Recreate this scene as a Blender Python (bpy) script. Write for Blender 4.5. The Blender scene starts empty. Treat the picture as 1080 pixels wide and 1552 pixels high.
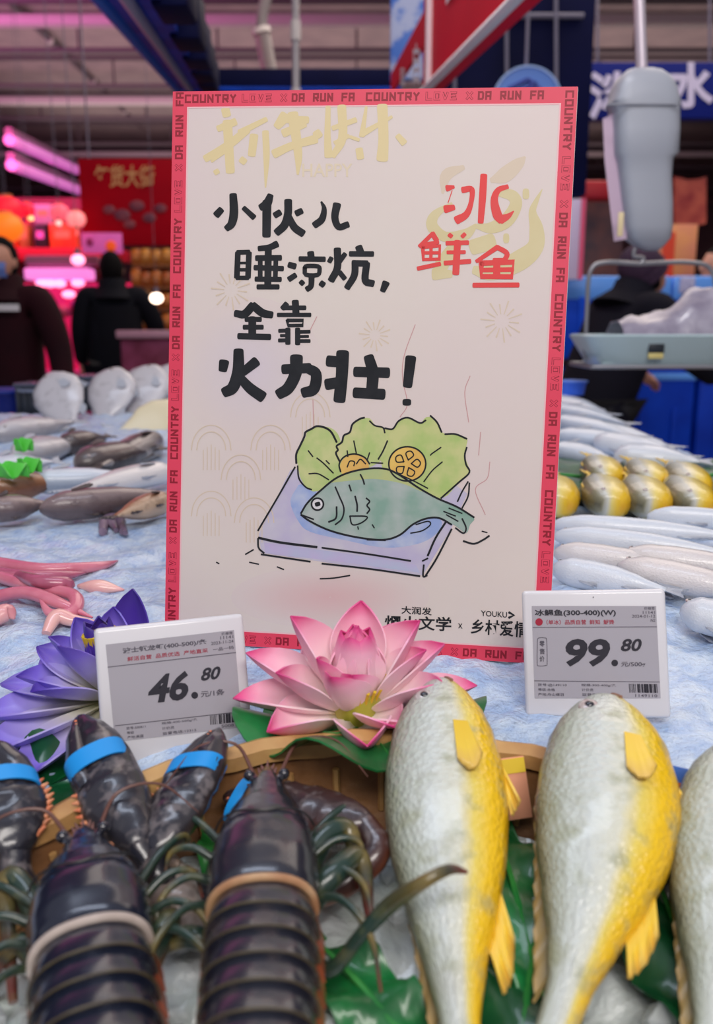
import bpy, bmesh, math, random
from mathutils import Vector, Matrix, noise
random.seed(7)
S = bpy.context.scene
COL = S.collection
R = math.radians
PI = math.pi

# ------------------------------------------------------------------ camera, world, light, exposure
FPX, PITCH, CAMP = 1304.0, R(12.0), Vector((0, 0, 1.22))
cam_d = bpy.data.cameras.new('camera'); cam = bpy.data.objects.new('camera', cam_d); COL.objects.link(cam)
cam.location = CAMP; cam.rotation_euler = (PI/2 - PITCH, 0, 0)
cam_d.sensor_fit = 'VERTICAL'; cam_d.sensor_height = 36; cam_d.lens = FPX/1552*36
cam_d.clip_start = .01; cam_d.clip_end = 200
cam_d.dof.use_dof = True; cam_d.dof.focus_distance = .655; cam_d.dof.aperture_fstop = 6.2
S.camera = cam

def lin(c):
    r = []
    for x in c[:3]:
        x = x/255
        r.append(x/12.92 if x <= .04045 else ((x+.055)/1.055)**2.4)
    return (r[0], r[1], r[2], 1)

W = bpy.data.worlds.new('world'); S.world = W; W.use_nodes = True
W.node_tree.nodes['Background'].inputs[0].default_value = lin((226, 224, 238))
W.node_tree.nodes['Background'].inputs[1].default_value = .42

def area(name, loc, target, sx, sy, power, color=(255, 255, 255), spread=180):
    d = bpy.data.lights.new(name, 'AREA'); d.shape = 'RECTANGLE'; d.size = sx; d.size_y = sy
    d.energy = power; d.color = lin(color)[:3]; d.spread = R(spread)
    o = bpy.data.objects.new(name, d); COL.objects.link(o); o.location = loc
    o.rotation_euler = (Vector(target)-Vector(loc)).to_track_quat('-Z', 'Y').to_euler()
    return o
# added lamps for the board and red sign, a strip above the ice counter, the hall's own rows, and the pink meat-counter lamps on the left
area('board_front_lamp', (.3, -1.25, 2.9), (0, .65, 1.1), 1.8, .6, 45, (255, 248, 242))  # unseen frontal lamp, set behind the camera to brighten the board
area('sign_fill_lamp', (.1, 1.0, 3.3), (.75, 2.6, 2.45), .8, .3, 9, (255, 248, 244), 110)  # unseen lamp, added to brighten the red sign
area('counter_strip_lamp', (-.35, .75, 3.3), (0, .75, .95), .25, 1.6, 13, (222, 234, 255))
area('hall_lamp_row', (1.5, 7, 5.0), (1.5, 7, 0), 6, 8, 330, (255, 240, 228))
area('hall_lamp_row_far', (0, 18, 4.9), (0, 18, 8), 14, 8, 240, (255, 228, 226))
area('meat_counter_lamp', (-6.5, 10, 3.4), (-6, 12, 9), 5, 3, 330, (255, 130, 215))
area('meat_counter_lamp_low', (-3.6, 8.2, 3.0), (-3.6, 9.4, .9), 3, .4, 60, (255, 90, 170))

S.view_settings.view_transform = 'Standard'; S.view_settings.look = 'None'
S.view_settings.gamma = 1; S.view_settings.use_curve_mapping = False
S.view_settings.exposure = 0.0

# ------------------------------------------------------------------ pixel rays -> points on real surfaces
FW = Vector((0, math.cos(PITCH), -math.sin(PITCH))); UP = Vector((0, math.sin(PITCH), math.cos(PITCH))); RT = Vector((1, 0, 0))
def ray(px, py): return (FW*FPX + RT*(px-540) - UP*(py-776)).normalized()
def hit(px, py, p0, n):
    d = ray(px, py); return CAMP + d*((Vector(p0)-CAMP).dot(n)/d.dot(n))
def at(px, py, Y):
    d = ray(px, py); return CAMP + d*(Y/d.y)
TILT = R(12); TC = Vector((.015, .214, .916)); EZ = Vector((0, -math.sin(TILT), math.cos(TILT))); EY = Vector((0, math.cos(TILT), math.sin(TILT)))
BR = .272                                                              # basket rim radius
def sstep(a, b, x):
    t = max(0, min(1, (x-a)/(b-a))); return t*t*(3-2*t)
def ice_z(x, y):
    if y < .7: z = .955 + .14*(y-.5)
    else: z = .983 + .03*(y-.7)
    r = math.hypot(x-TC.x, y-TC.y)
    return z - .10*(1-sstep(BR-.012, BR+.016, r))
def ice_at(px, py, h=0):
    d = ray(px, py); t = .4
    while t < 6:
        p = CAMP + d*t
        zz = .955+.14*(p.y-.5) if p.y < .7 else .983+.03*(p.y-.7)
        if p.z <= zz+h: return p
        t += .002
    return CAMP + d*3
def TP(px, py, h=0): return hit(px, py, TC + EZ*h, EZ)                  # a point h above the basket's rim plane

# ------------------------------------------------------------------ mesh building
def crom(pts, n=6):
    pts = [Vector(p) for p in pts]
    if len(pts) < 3: return pts
    out = []
    P = [pts[0]*2-pts[1]] + pts + [pts[-1]*2-pts[-2]]
    for i in range(1, len(P)-2):
        a, b, c, d = P[i-1:i+3]
        for k in range(n):
            t = k/n
            out.append(.5*((2*b) + (c-a)*t + (2*a-5*b+4*c-d)*t*t + (3*b-a-3*c+d)*t**3))
    out.append(pts[-1]); return out
def crom1(vals, n=6): return [v.x for v in crom([(v, 0, 0) for v in vals], n)] if len(vals) > 2 else list(vals)
def lerp_tab(tab, t):
    for i in range(len(tab)-1):
        if t <= tab[i+1][0]:
            k = (t-tab[i][0])/(tab[i+1][0]-tab[i][0]); k = k*k*(3-2*k)*.35 + k*.65
            return [tab[i][j]*(1-k)+tab[i+1][j]*k for j in range(1, len(tab[i]))]
    return list(tab[-1][1:])

class MB:
    def __init__(s): s.v = []; s.f = []; s.uv = []
    def add(s, v, f, uv=None):
        b = len(s.v); s.v += [Vector(p) for p in v]; s.uv += uv if uv else [(0, 0)]*len(v)
        s.f += [tuple(i+b for i in q) for q in f]; return s
    def bm(s, bm, M=None):
        bm.verts.index_update()
        s.add([(M @ v.co if M else v.co.copy()) for v in bm.verts], [[v.index for v in f.verts] for f in bm.faces]); bm.free(); return s
    def box(s, c, size, r=0, M=None, seg=2):
        bm = bmesh.new(); bmesh.ops.create_cube(bm, size=1)
        for v in bm.verts: v.co = Vector((v.co.x*size[0]+c[0], v.co.y*size[1]+c[1], v.co.z*size[2]+c[2]))
        if r: bmesh.ops.bevel(bm, geom=bm.edges[:], offset=r, segments=seg, affect='EDGES', profile=.5)
        return s.bm(bm, M)
    def ball(s, c, r, M=None, u=16, v=10):
        bm = bmesh.new(); bmesh.ops.create_uvsphere(bm, u_segments=u, v_segments=v, radius=1)
        rr = r if hasattr(r, '__len__') else (r, r, r)
        for p in bm.verts: p.co = Vector((p.co.x*rr[0]+c[0], p.co.y*rr[1]+c[1], p.co.z*rr[2]+c[2]))
        return s.bm(bm, M)
    def loft(s, rings, cap=True, closed=True):
        n = len(rings); m = len(rings[0]); v = []; uv = []; f = []
        for i, r in enumerate(rings):
            for j, p in enumerate(r):
                v.append(p); uv.append((i/(n-1), 1-abs(1-2*j/m)))
        for i in range(n-1):
            for j in range(m if closed else m-1):
                a = i*m+j; b = i*m+(j+1) % m; f.append((a, b, b+m, a+m))
        if cap and closed: f.append(tuple(range(m))[::-1]); f.append(tuple((n-1)*m+j for j in range(m)))
        return s.add(v, f, uv)
    def tube(s, pts, rad, m=10, smooth=0, flat=1.0):
        pts = [Vector(p) for p in pts]
        rad = list(rad) if hasattr(rad, '__len__') else [rad]*len(pts)
        if smooth and len(pts) > 2: rad = crom1(rad, smooth); pts = crom(pts, smooth)
        rings = []; T0 = None; N = None
        for i, p in enumerate(pts):
            t = (pts[min(i+1, len(pts)-1)]-pts[max(i-1, 0)])
            t = t.normalized() if t.length > 1e-9 else Vector((0, 0, 1))
            if N is None:
                a = Vector((0, 0, 1)) if abs(t.z) < .9 else Vector((1, 0, 0)); N = (a - t*a.dot(t)).normalized()
            else:
                N = (N - t*N.dot(t)); N = N.normalized() if N.length > 1e-6 else t.orthogonal().normalized()
            B = t.cross(N); r = max(rad[i], 1e-5)
            rings.append([p + N*(r*flat*math.cos(2*PI*k/m)) + B*(r*math.sin(2*PI*k/m)) for k in range(m)])
        return s.loft(rings)
    def lathe(s, prof, m=32, c=(0, 0, 0), M=None):
        rings = [[Vector((c[0]+r*math.cos(2*PI*k/m), c[1]+r*math.sin(2*PI*k/m), c[2]+z)) for k in range(m)] for r, z in prof]
        if M: rings = [[M @ p for p in q] for q in rings]
        return s.loft(rings, cap=True)
    def sheet(s, g, th):
        n = len(g); m = len(g[0]); g = [[Vector(p) for p in r] for r in g]; v = []; uv = []; f = []
        for sg in (1, -1):
            for i in range(n):
                for j in range(m):
                    a = g[min(i+1, n-1)][j]-g[max(i-1, 0)][j]; b = g[i][min(j+1, m-1)]-g[i][max(j-1, 0)]
                    nn = a.cross(b)
                    if nn.length < 1e-12: nn = Vector((0, 0, 1))
                    v.append(g[i][j] + nn.normalized()*(sg*th/2)); uv.append((i/(n-1), j/(m-1)))
        o = n*m
        for i in range(n-1):
            for j in range(m-1):
                a = i*m+j; f.append((a, a+m, a+m+1, a+1)); f.append((o+a, o+a+1, o+a+m+1, o+a+m))
        ring = [j for j in range(m)] + [i*m+m-1 for i in range(1, n)] + [(n-1)*m+j for j in range(m-2, -1, -1)] + [i*m for i in range(n-2, 0, -1)]
        for k in range(len(ring)):
            a = ring[k]; b = ring[(k+1) % len(ring)]; f.append((a, b, b+o, a+o))
        return s.add(v, f, uv)
    def xf(s, M):
        s.v = [M @ p for p in s.v]; return s
    def build(s, name, mat, parent=None, smooth=35, loc=None):
        me = bpy.data.meshes.new(name)
        me.from_pydata([tuple(p) for p in s.v], [], s.f)
        if any(u != (0, 0) for u in s.uv):
            ul = me.uv_layers.new(name='UVMap')
            for l in me.loops: ul.data[l.index].uv = s.uv[l.vertex_index]
        me.materials.append(mat)
        me.validate(); bm = bmesh.new(); bm.from_mesh(me); bmesh.ops.recalc_face_normals(bm, faces=bm.faces); bm.to_mesh(me); bm.free()
        if smooth:
            me.shade_smooth(); me.set_sharp_from_angle(angle=R(smooth))
        o = bpy.data.objects.new(name, me); COL.objects.link(o)
        if parent: o.parent = parent
        if loc is not None: o.location = loc
        return o

def tag(o, label=None, cat=None, group=None, kind=None):
    if label: o['label'] = label
    if cat: o['category'] = cat
    if group: o['group'] = group
    if kind: o['kind'] = kind
    return o
def empty(name, loc, label, cat, group=None, rot=None, M=None):
    o = bpy.data.objects.new(name, None); COL.objects.link(o); o.empty_display_size = .02
    if M is not None: o.matrix_world = M
    else:
        o.location = loc
        if rot: o.rotation_euler = rot
    return tag(o, label, cat, group)
def struct(o): o['kind'] = 'structure'; return o
def copy_tree(o, parent=None):
    c = o.copy(); COL.objects.link(c)
    if parent: c.parent = parent
    for ch in [k for k in o.children]: copy_tree(ch, c)
    return c
def basis(o, x, y, z):
    M = Matrix((x, y, z)).transposed().to_4x4(); M.translation = o; return M

# ------------------------------------------------------------------ materials
def M_(name, c1, rough=.5, c2=None, scale=20, metal=0, bump=0, bscale=80, emit=None, es=0, coat=0, sss=0, trans=0, alpha=1, spec=.5, sheen=0, detail=3, lo=.35, hi=.65, ior=None):
    m = bpy.data.materials.new(name); m.use_nodes = True; nt = m.node_tree; b = nt.nodes['Principled BSDF']
    b.inputs['Base Color'].default_value = lin(c1); b.inputs['Roughness'].default_value = rough; b.inputs['Metallic'].default_value = metal
    b.inputs['Specular IOR Level'].default_value = spec; b.inputs['Coat Weight'].default_value = coat; b.inputs['Coat Roughness'].default_value = .08
    b.inputs['Transmission Weight'].default_value = trans; b.inputs['Alpha'].default_value = alpha; b.inputs['Sheen Weight'].default_value = sheen
    if ior: b.inputs['IOR'].default_value = ior
    if sss:
        b.inputs['Subsurface Weight'].default_value = sss; b.inputs['Subsurface Radius'].default_value = (.01, .006, .005)
    tc = nt.nodes.new('ShaderNodeTexCoord')
    if c2:
        n = nt.nodes.new('ShaderNodeTexNoise'); n.inputs['Scale'].default_value = scale; n.inputs['Detail'].default_value = detail
        r = nt.nodes.new('ShaderNodeValToRGB'); e = r.color_ramp.elements; e[0].position = lo; e[0].color = lin(c1); e[1].position = hi; e[1].color = lin(c2)
        nt.links.new(tc.outputs['Object'], n.inputs['Vector']); nt.links.new(n.outputs[0], r.inputs[0]); nt.links.new(r.outputs[0], b.inputs['Base Color'])
    if bump:
        n = nt.nodes.new('ShaderNodeTexNoise'); n.inputs['Scale'].default_value = bscale; n.inputs['Detail'].default_value = 4
        k = nt.nodes.new('ShaderNodeBump'); k.inputs['Strength'].default_value = bump; k.inputs['Distance'].default_value = .004
        nt.links.new(tc.outputs['Object'], n.inputs['Vector']); nt.links.new(n.outputs[0], k.inputs['Height']); nt.links.new(k.outputs[0], b.inputs['Normal'])
    if emit:
        b.inputs['Emission Color'].default_value = lin(emit); b.inputs['Emission Strength'].default_value = es
    return m

def ramp_mat(name, axis, stops, rough=.35, warp=.08, wscale=40, scales=0, coat=.4, mott=None, mamt=.3, sss=0, bump=.2, metal=0, spec=.5, wmap='Object'):
    """colour bands that belong to the thing, run along its own UV (0 = u along, 1 = v back to belly)"""
    m = bpy.data.materials.new(name); m.use_nodes = True; nt = m.node_tree; N = nt.nodes.new; L = nt.links.new; b = nt.nodes['Principled BSDF']
    b.inputs['Roughness'].default_value = rough; b.inputs['Coat Weight'].default_value = coat; b.inputs['Coat Roughness'].default_value = .12
    b.inputs['Metallic'].default_value = metal; b.inputs['Specular IOR Level'].default_value = spec
    if sss: b.inputs['Subsurface Weight'].default_value = sss; b.inputs['Subsurface Radius'].default_value = (.012, .006, .005)
    tc = N('ShaderNodeTexCoord'); sp = N('ShaderNodeSeparateXYZ'); L(tc.outputs['UV'], sp.inputs[0])
    nz = N('ShaderNodeTexNoise'); nz.inputs['Scale'].default_value = wscale; nz.inputs['Detail'].default_value = 4; L(tc.outputs[wmap], nz.inputs['Vector'])
    ma = N('ShaderNodeMath'); ma.operation = 'MULTIPLY_ADD'; ma.inputs[1].default_value = warp*2; L(nz.outputs[0], ma.inputs[0])
    ad = N('ShaderNodeMath'); ad.operation = 'SUBTRACT'; L(sp.outputs[axis], ad.inputs[0]); ad.inputs[1].default_value = warp
    L(ad.outputs[0], ma.inputs[2])
    r = N('ShaderNodeValToRGB'); e = r.color_ramp.elements
    while len(e) < len(stops): e.new(.5)
    for i, (p, c) in enumerate(stops): e[i].position = p; e[i].color = lin(c)
    L(ma.outputs[0], r.inputs[0]); out = r.outputs[0]
    if mott:
        n2 = N('ShaderNodeTexNoise'); n2.inputs['Scale'].default_value = wscale*2.2; n2.inputs['Detail'].default_value = 6; L(tc.outputs[wmap], n2.inputs['Vector'])
        r2 = N('ShaderNodeValToRGB'); r2.color_ramp.elements[0].position = .52; r2.color_ramp.elements[0].color = (0, 0, 0, 1); r2.color_ramp.elements[1].position = .66; r2.color_ramp.elements[1].color = (mamt, mamt, mamt, 1)
        L(n2.outputs[0], r2.inputs[0]); mx = N('ShaderNodeMix'); mx.data_type = 'RGBA'
        L(r2.outputs[0], mx.inputs[0]); L(out, mx.inputs[6]); mx.inputs[7].default_value = lin(mott); out = mx.outputs[2]
    L(out, b.inputs['Base Color'])
    k = N('ShaderNodeBump'); k.inputs['Strength'].default_value = bump; k.inputs['Distance'].default_value = .002
    if scales:
        mp = N('ShaderNodeMapping'); mp.inputs['Scale'].default_value = (scales, scales*.45, 1); L(tc.outputs['UV'], mp.inputs[0])
        vo = N('ShaderNodeTexVoronoi'); vo.inputs['Scale'].default_value = 1; L(mp.outputs[0], vo.inputs['Vector']); L(vo.outputs['Distance'], k.inputs['Height'])
    else: L(nz.outputs[0], k.inputs['Height'])
    L(k.outputs[0], b.inputs['Normal'])
    return m
# ------------------------------------------------------------------ the hall: floor, ceiling, walls
m_floor = M_('floor_tile', (120, 112, 112), .35, (132, 124, 122), 3)
m_ceil = M_('ceiling_deck', (150, 138, 138), .8, (166, 152, 150), 2)
m_beam = M_('ceiling_beam', (92, 84, 88), .6)
m_duct = M_('pale_duct', (205, 198, 196), .45)
m_wall = M_('hall_wall', (150, 120, 118), .8, (120, 96, 96), .6)
b = MB(); b.box((0, 14, -.05), (40, 44, .1)); struct(b.build('floor', m_floor))
b = MB()
b.box((0, 18.5, 6.05), (40, 31, .1))
struct(b.build('ceiling', m_ceil))
b = MB(); b.box((0, 34.1, 3), (40, .2, 6)); struct(b.build('wall_back', m_wall))
b = MB(); b.box((-20.1, 14, 3), (.2, 44, 6)); struct(b.build('wall_left', m_wall))
b = MB(); b.box((20.1, 14, 3), (.2, 44, 6)); struct(b.build('wall_right', m_wall))
for y in (12.5, 14.6, 16.6, 19, 21.5, 24.5, 28, 32):
    b = MB(); z = 5.72
    b.box((0, y, z+.2), (38, .12, .06)); b.box((0, y, z-.26), (38, .12, .06))
    for k in range(-26, 27):                                            # open web of the truss
        if k % 3 == 0: b.tube([(k*.72, y, z-.24), (k*.72, y, z+.18)], .02, 5)
    struct(b.build('ceiling_beam', m_beam))
for y in (13.4, 17.8, 23):
    b = MB()
    b.box((0, y, 5.5), (34, .22, .12), .01); struct(b.build('ceiling_duct', m_duct))
# long pipes under the deck
def pipe(name, p, q, r, m, label, sleeves=0):
    t = empty(name, p, label, 'pipe'); d = Vector(q)-Vector(p)
    MB().tube([(0, 0, 0), d], r, 12).build('pipe_run', m, t)
    if sleeves:
        s = MB()
        for k in range(1, sleeves+1):
            c = d*(k/(sleeves+1)); e = d.normalized()*.05; s.tube([c-e, c+e], r*1.35, 12)
        s.build('coupling', m_duct, t)
    return t
m_pipe = M_('dark_pipe', (88, 74, 84), .5)
m_pole = M_('grey_pole', (170, 165, 168), .35, metal=.4)
pipe('ceiling_pipe', at(-20, -30, 13), at(300, 272, 31), .055, m_pipe, 'dark pipe crossing the pink ceiling diagonally on the left', 6)
pipe('ceiling_pipe', at(640, -40, 13.5), at(556, 96, 20), .06, m_pipe, 'thin dark pipe under the ceiling just left of the patterned panel', 3)
pipe('support_pole', at(449, 250, 5.2), at(447, -60, 5.2), .021, m_pole, 'slim grey pole rising to the ceiling behind the board top', 2)
# the pale zigzag ducting
t = empty('air_duct', at(395, 0, 9), 'pale bent duct dropping from the ceiling left of the grey pole', 'duct')
o0 = Vector(t.location)
MB().tube([at(412, -40, 9)-o0, at(398, 20, 9)-o0, at(396, 48, 9)-o0], .055, 12, 4).build('elbow', M_('duct_dark', (120, 112, 116), .5), t)
MB().tube([at(396, 45, 9)-o0, at(410, 118, 9.4)-o0], .075, 14).build('duct_run', m_duct, t)
MB().tube([at(395, 44, 9)-o0, at(397, 52, 9)-o0], .09, 14).build('collar', m_duct, t)

# ------------------------------------------------------------------ overhead signs
m_blue = M_('blue_enamel', (16, 70, 190), .5, (10, 50, 150), 4, spec=.08)
m_navy = M_('navy_panel', (9, 12, 46), .6, (13, 17, 60), 2, spec=.08)
m_red = M_('red_sign', (228, 20, 44), .5, (216, 18, 40), 3, spec=.1)
m_white = M_('white_plastic', (228, 226, 230), .35)
m_frame = M_('frame_bar', (112, 108, 128), .4)
def text_geo(body, off=0.0, outline=0, shear=0.0):
    c = bpy.data.curves.new('t', 'FONT'); c.body = body; c.size = 1; c.offset = off; c.shear = shear; c.resolution_u = 3
    if outline: c.fill_mode = 'NONE'; c.bevel_depth = outline; c.bevel_resolution = 0
    o = bpy.data.objects.new('t', c); COL.objects.link(o)
    dg = bpy.context.evaluated_depsgraph_get(); dg.update()
    me = bpy.data.meshes.new_from_object(o.evaluated_get(dg))
    v = [(p.co.x, p.co.y) for p in me.vertices]; f = [tuple(q.vertices) for q in me.polygons]
    bpy.data.objects.remove(o); bpy.data.curves.remove(c); bpy.data.meshes.remove(me)
    xs = [p[0] for p in v]; ys = [p[1] for p in v]
    x0, x1, y0, y1 = min(xs), max(xs), min(ys), max(ys)
    return [((x-x0)/(x1-x0), (y-y0)/(y1-y0)) for x, y in v], f
def put_text(mb, body, quad, fn, off=0.0, outline=0, shear=0.0):
    """quad: the corners around the writing (start-top, end-top, end-bottom, start-bottom); fn maps them onto the surface"""
    v, f = text_geo(body, off, outline, shear); a, b_, c, d = [Vector((q[0], q[1])) for q in quad]
    mb.add([fn(*((a*(1-x)+b_*x)*y + (d*(1-x)+c*x)*(1-y))) for x, y in v], f)
def rq(x0, y0, x1, y1): return ((x0, y0), (x1, y0), (x1, y1), (x0, y1))

# blue header beam running away on the left, navy beam across the back
h = empty('header_sign', at(200, 60, 3.2), 'blue enamelled header beam slanting overhead left of the board', 'sign'); o0 = Vector(h.location)
A0, A1 = at(118, -40, 2.2), at(268, 136, 5.6); B0, B1 = at(225, -40, 2.2), at(312, 136, 5.6)
def slab4(p, q, r, s, dz):
    u = Vector((0, 0, dz)); v = [p, q, r, s, p+u, q+u, r+u, s+u]
    return [x-o0 for x in v], [(0, 1, 2, 3), (4, 5, 6, 7), (0, 1, 5, 4), (1, 2, 6, 5), (2, 3, 7, 6), (3, 0, 4, 7)]
mb = MB(); mb.add(*slab4(A0, A1, B1, B0, .12)); mb.build('beam', m_blue, h, 0)
mb = MB(); mb.tube([(A0*.52+B0*.48)-o0-Vector((0, 0, .01)), (A1*.52+B1*.48)-o0-Vector((0, 0, .01))], .018, 8); mb.build('light_tube', M_('pale_tube', (150, 160, 190), .4), h)
mb = MB(); mb.tube([A0-o0, A1-o0], .02, 8); mb.build('edge_rail', M_('blue_rail', (40, 104, 200), .5, spec=.1), h)
for k in range(5):
    t0 = .12+k*.19; c = B0.lerp(B1, t0)-o0
    MB().box(c+Vector((.03, 0, .05)), (.10, .16, .16), .01).build('bracket', m_navy, h)
h = empty('navy_beam', at(440, 120, 5.8), 'long dark navy beam running behind the top edge of the board', 'beam'); o0 = Vector(h.location)
mb = MB(); p, q = at(275, 107, 5.8), at(606, 140, 5.8); mb.box((p+q)/2-o0, (q.x-p.x, .12, p.z-q.z), .01); mb.build('panel', m_navy, h)
mb = MB(); mb.tube([Vector((p.x, p.y-.07, q.z))-o0, Vector((q.x, p.y-.07, q.z))-o0], .015, 8); mb.build('lower_rail', m_blue, h)
# navy board with pale frame bars, right of the red sign
h = empty('hanging_board', at(790, 300, 5), 'big dark navy board with pale frame bars right of the red sign', 'board'); o0 = Vector(h.location)
p, q = at(655, -40, 5), at(884, 298, 5)
mb = MB(); mb.box((p+q)/2-o0, (q.x-p.x, .1, p.z-q.z), .008); mb.build('panel', m_navy, h)
mb = MB(); mb.tube([at(640, 24, 4.93)-o0, at(884, 24, 4.93)-o0], .016, 8); mb.build('frame_bar', m_frame, h)
for x in (688, 767, 842):
    mb = MB(); mb.tube([at(x, -40, 4.92)-o0, at(x+1, 230, 4.92)-o0], .011, 8); mb.build('frame_bar', m_frame, h)
# round blue emblem board peeking over the poster
h = empty('round_sign', at(795, 160, 4.2), 'round blue sign with pale pattern peeking over the board top', 'sign'); o0 = Vector(h.location)
mb = MB(); c = at(795, 158, 4.2)-o0
rg = lambda dy, k: [c+Vector((.155*k*math.cos(a*PI/24), dy, .148*k*math.sin(a*PI/24))) for a in range(48)]
mb.loft([rg(.05, 1), rg(-.05, 1)]); mb.build('disc', M_('mid_blue', (84, 130, 212), .4), h)
mb = MB(); mb.loft([rg(-.052, 1.0), rg(-.06, 1.0), rg(-.06, .94), rg(-.052, .94)], cap=False); mb.build('rim', M_('pale_blue', (150, 180, 232), .4), h)
mb = MB()
for x0, y0, x1, y1 in ((770, 134, 800, 120), (800, 120, 825, 140), (785, 138, 806, 128), (812, 124, 800, 142)):
    mb.tube([at(x0, y0, 4.14)-o0, at(x1, y1, 4.14)-o0], .009, 6)
MB().tube([c+Vector((0, 0, .1)), c+Vector((0, .05, 4.2))], .008, 6).build('hanger', m_frame, h)
mb.build('pattern', M_('dark_blue_print', (46, 66, 160), .4), h)
# red sign running away, white edge, pale characters; patterned panel at its left
h = empty('red_sign', at(650, 130, 2.6), 'red hanging sign with white edge slanting up from the board top', 'sign'); o0 = Vector(h.location)
def wallquad(px):                                                       # vertical panel: bottom edge ends, heights
    (x0, y0, Y0, t0), (x1, y1, Y1, t1) = px
    a, c = at(x0, y0, Y0), at(x1, y1, Y1); ta = at(x0, t0, Y0); tc_ = at(x1, t1, Y1)
    return a, c, Vector((c.x, c.y, tc_.z)), Vector((a.x, a.y, ta.z))
def thick(pts, n, th): 
    n = Vector(n).normalized()*th; v = [p-o0 for p in pts] + [p-o0+n for p in pts]
    k = len(pts); return v, [tuple(range(k))] + [tuple(range(k, 2*k))[::-1]] + [(i, (i+1) % k, (i+1) % k+k, i+k) for i in range(k)]
E0 = at(640, 142, 3.0); E1 = at(815, -32, 1.85); hgt = Vector((0, 0, .42)); nrm = (E1-E0).cross(Vector((0, 0, 1))).normalized()
if nrm.dot(E0-CAMP) < 0: nrm = -nrm
mb = MB(); mb.add(*thick([E0, E1, E1+hgt, E0+hgt], nrm, .05)); mb.build('panel', m_red, h, 0)
mb = MB(); mb.tube([E0-o0-nrm*.004, E1-o0-nrm*.004], .013, 8); mb.build('lower_edge', m_white, h)
mb = MB(); mb.tube([E0.lerp(E1, .11)-o0-nrm*.006, E0.lerp(E1, .11)+hgt-o0-nrm*.006], .012, 8); mb.build('upright', M_('pinkish_white', (222, 196, 200), .4), h)
def onred(u, w): return E0.lerp(E1, u) + hgt*w - o0 - nrm*.006
mb = MB()
put_text(mb, '鱼', rq(.30, .86, .48, .40), onred, .01); put_text(mb, '品', rq(.66, .9, .88, .45), onred, .01)
mb.build('lettering', m_white, h, 0)
h = empty('red_sign', at(610, 130, 3.2), 'smaller red sign panel with pale characters left of the white upright', 'sign'); o0 = Vector(h.location)
F0 = at(592, 140, 3.9); F1 = at(664, 137, 3.05); F2 = at(664, -30, 3.05); F3 = at(592, 112, 3.9)
F1 = Vector((F1.x, F1.y, F0.z)); F2 = Vector((F1.x, F1.y, F2.z)); 
nrm2 = Vector((.2, 1, 0))
mb = MB(); mb.add(*thick([F0, F1, F2, F3], nrm2, .04)); mb.build('panel', m_red, h, 0)
def onred2(px_, py_): return hit(px_, py_, F0-nrm2.normalized()*.004, (F1-F0).cross(Vector((0, 0, 1)))) - o0 - nrm2.normalized()*.006
mb = MB(); put_text(mb, '自', rq(626, 66, 636, 128), onred2, .02); put_text(mb, '目', rq(607, 104, 613, 131), onred2, .02)
mb.build('lettering', m_white, h, 0)
h = empty('patterned_sign', at(620, 60, 4.1), 'blue and white patterned panel behind the red sign', 'panel'); o0 = Vector(h.location)
mb = MB(); p, q = at(592, -40, 4.1), at(672, 122, 4.1); mb.box((p+q)/2-o0, (q.x-p.x, .05, p.z-q.z), .005)
mb.build('panel_face', M_('blue_wave_print', (176, 186, 222), .5, (50, 110, 206), 9, lo=.45, hi=.55), h)
# blue fresh-water sign on the right
h = empty('aisle_sign', at(980, 180, 6.5), 'blue aisle sign with two big white characters behind the scale', 'sign'); o0 = Vector(h.location)
p, q = at(884, 97, 6.5), at(1150, 182, 6.5)
mb = MB(); mb.box((p+q)/2-o0, (q.x-p.x, .1, p.z-q.z), .01); mb.build('panel', M_('royal_blue', (24, 36, 120), .5, spec=.1), h)
onb = lambda x, y: at(x, y, 6.44)-o0
mb = MB(); put_text(mb, '淡', rq(890, 108, 962, 182), onb, .03); put_text(mb, '水', rq(1012, 94, 1082, 164), onb, .035)
mb.build('lettering', M_('sign_white', (214, 206, 236), .5), h, 0)
for x in (905, 1075):
    MB().tube([at(x, 98, 6.5)-o0, at(x, -60, 6.5)-o0], .01, 6).build('hanger', m_frame, h)
# ------------------------------------------------------------------ background left: red banner, lanterns, shelves, meat counter
m_maroon = M_('banner_red', (178, 4, 28), .6, (150, 2, 24), 1.5, spec=.08)
m_gold = M_('gold_print', (206, 150, 96), .5)
h = empty('banner', at(190, 370, 7.6), 'large dark red hanging banner with small golden characters', 'banner'); o0 = Vector(h.location)
p, q = at(119, 241, 7.6), at(300, 372, 7.6)
mb = MB(); mb.box((p+q)/2-o0, (q.x-p.x, .05, p.z-q.z), .01); mb.build('panel', m_maroon, h)
onb = lambda x, y: at(x, y, 7.56)-o0
mb = MB(); put_text(mb, '年货大街', rq(143, 250, 234, 284), onb, .02); mb.build('lettering', m_gold, h, 0)
mb = MB()
for x, y, r in ((165, 318, 9), (185, 326, 12), (207, 312, 11), (226, 330, 10), (243, 316, 9), (196, 340, 9)):
    c = at(x, y, 7.57)-o0; k = r*7.6/1304; mb.ball(c, (k, .012, k*.7))
mb.build('food_picture', M_('dull_print', (150, 66, 74), .6, (96, 44, 70), 9), h)
for x in (135, 280): MB().tube([at(x, 242, 7.6)-o0, at(x, 242, 7.6)-o0+Vector((0, 0, 3.6))], .008, 6).build('hanger', m_frame, h)
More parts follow.
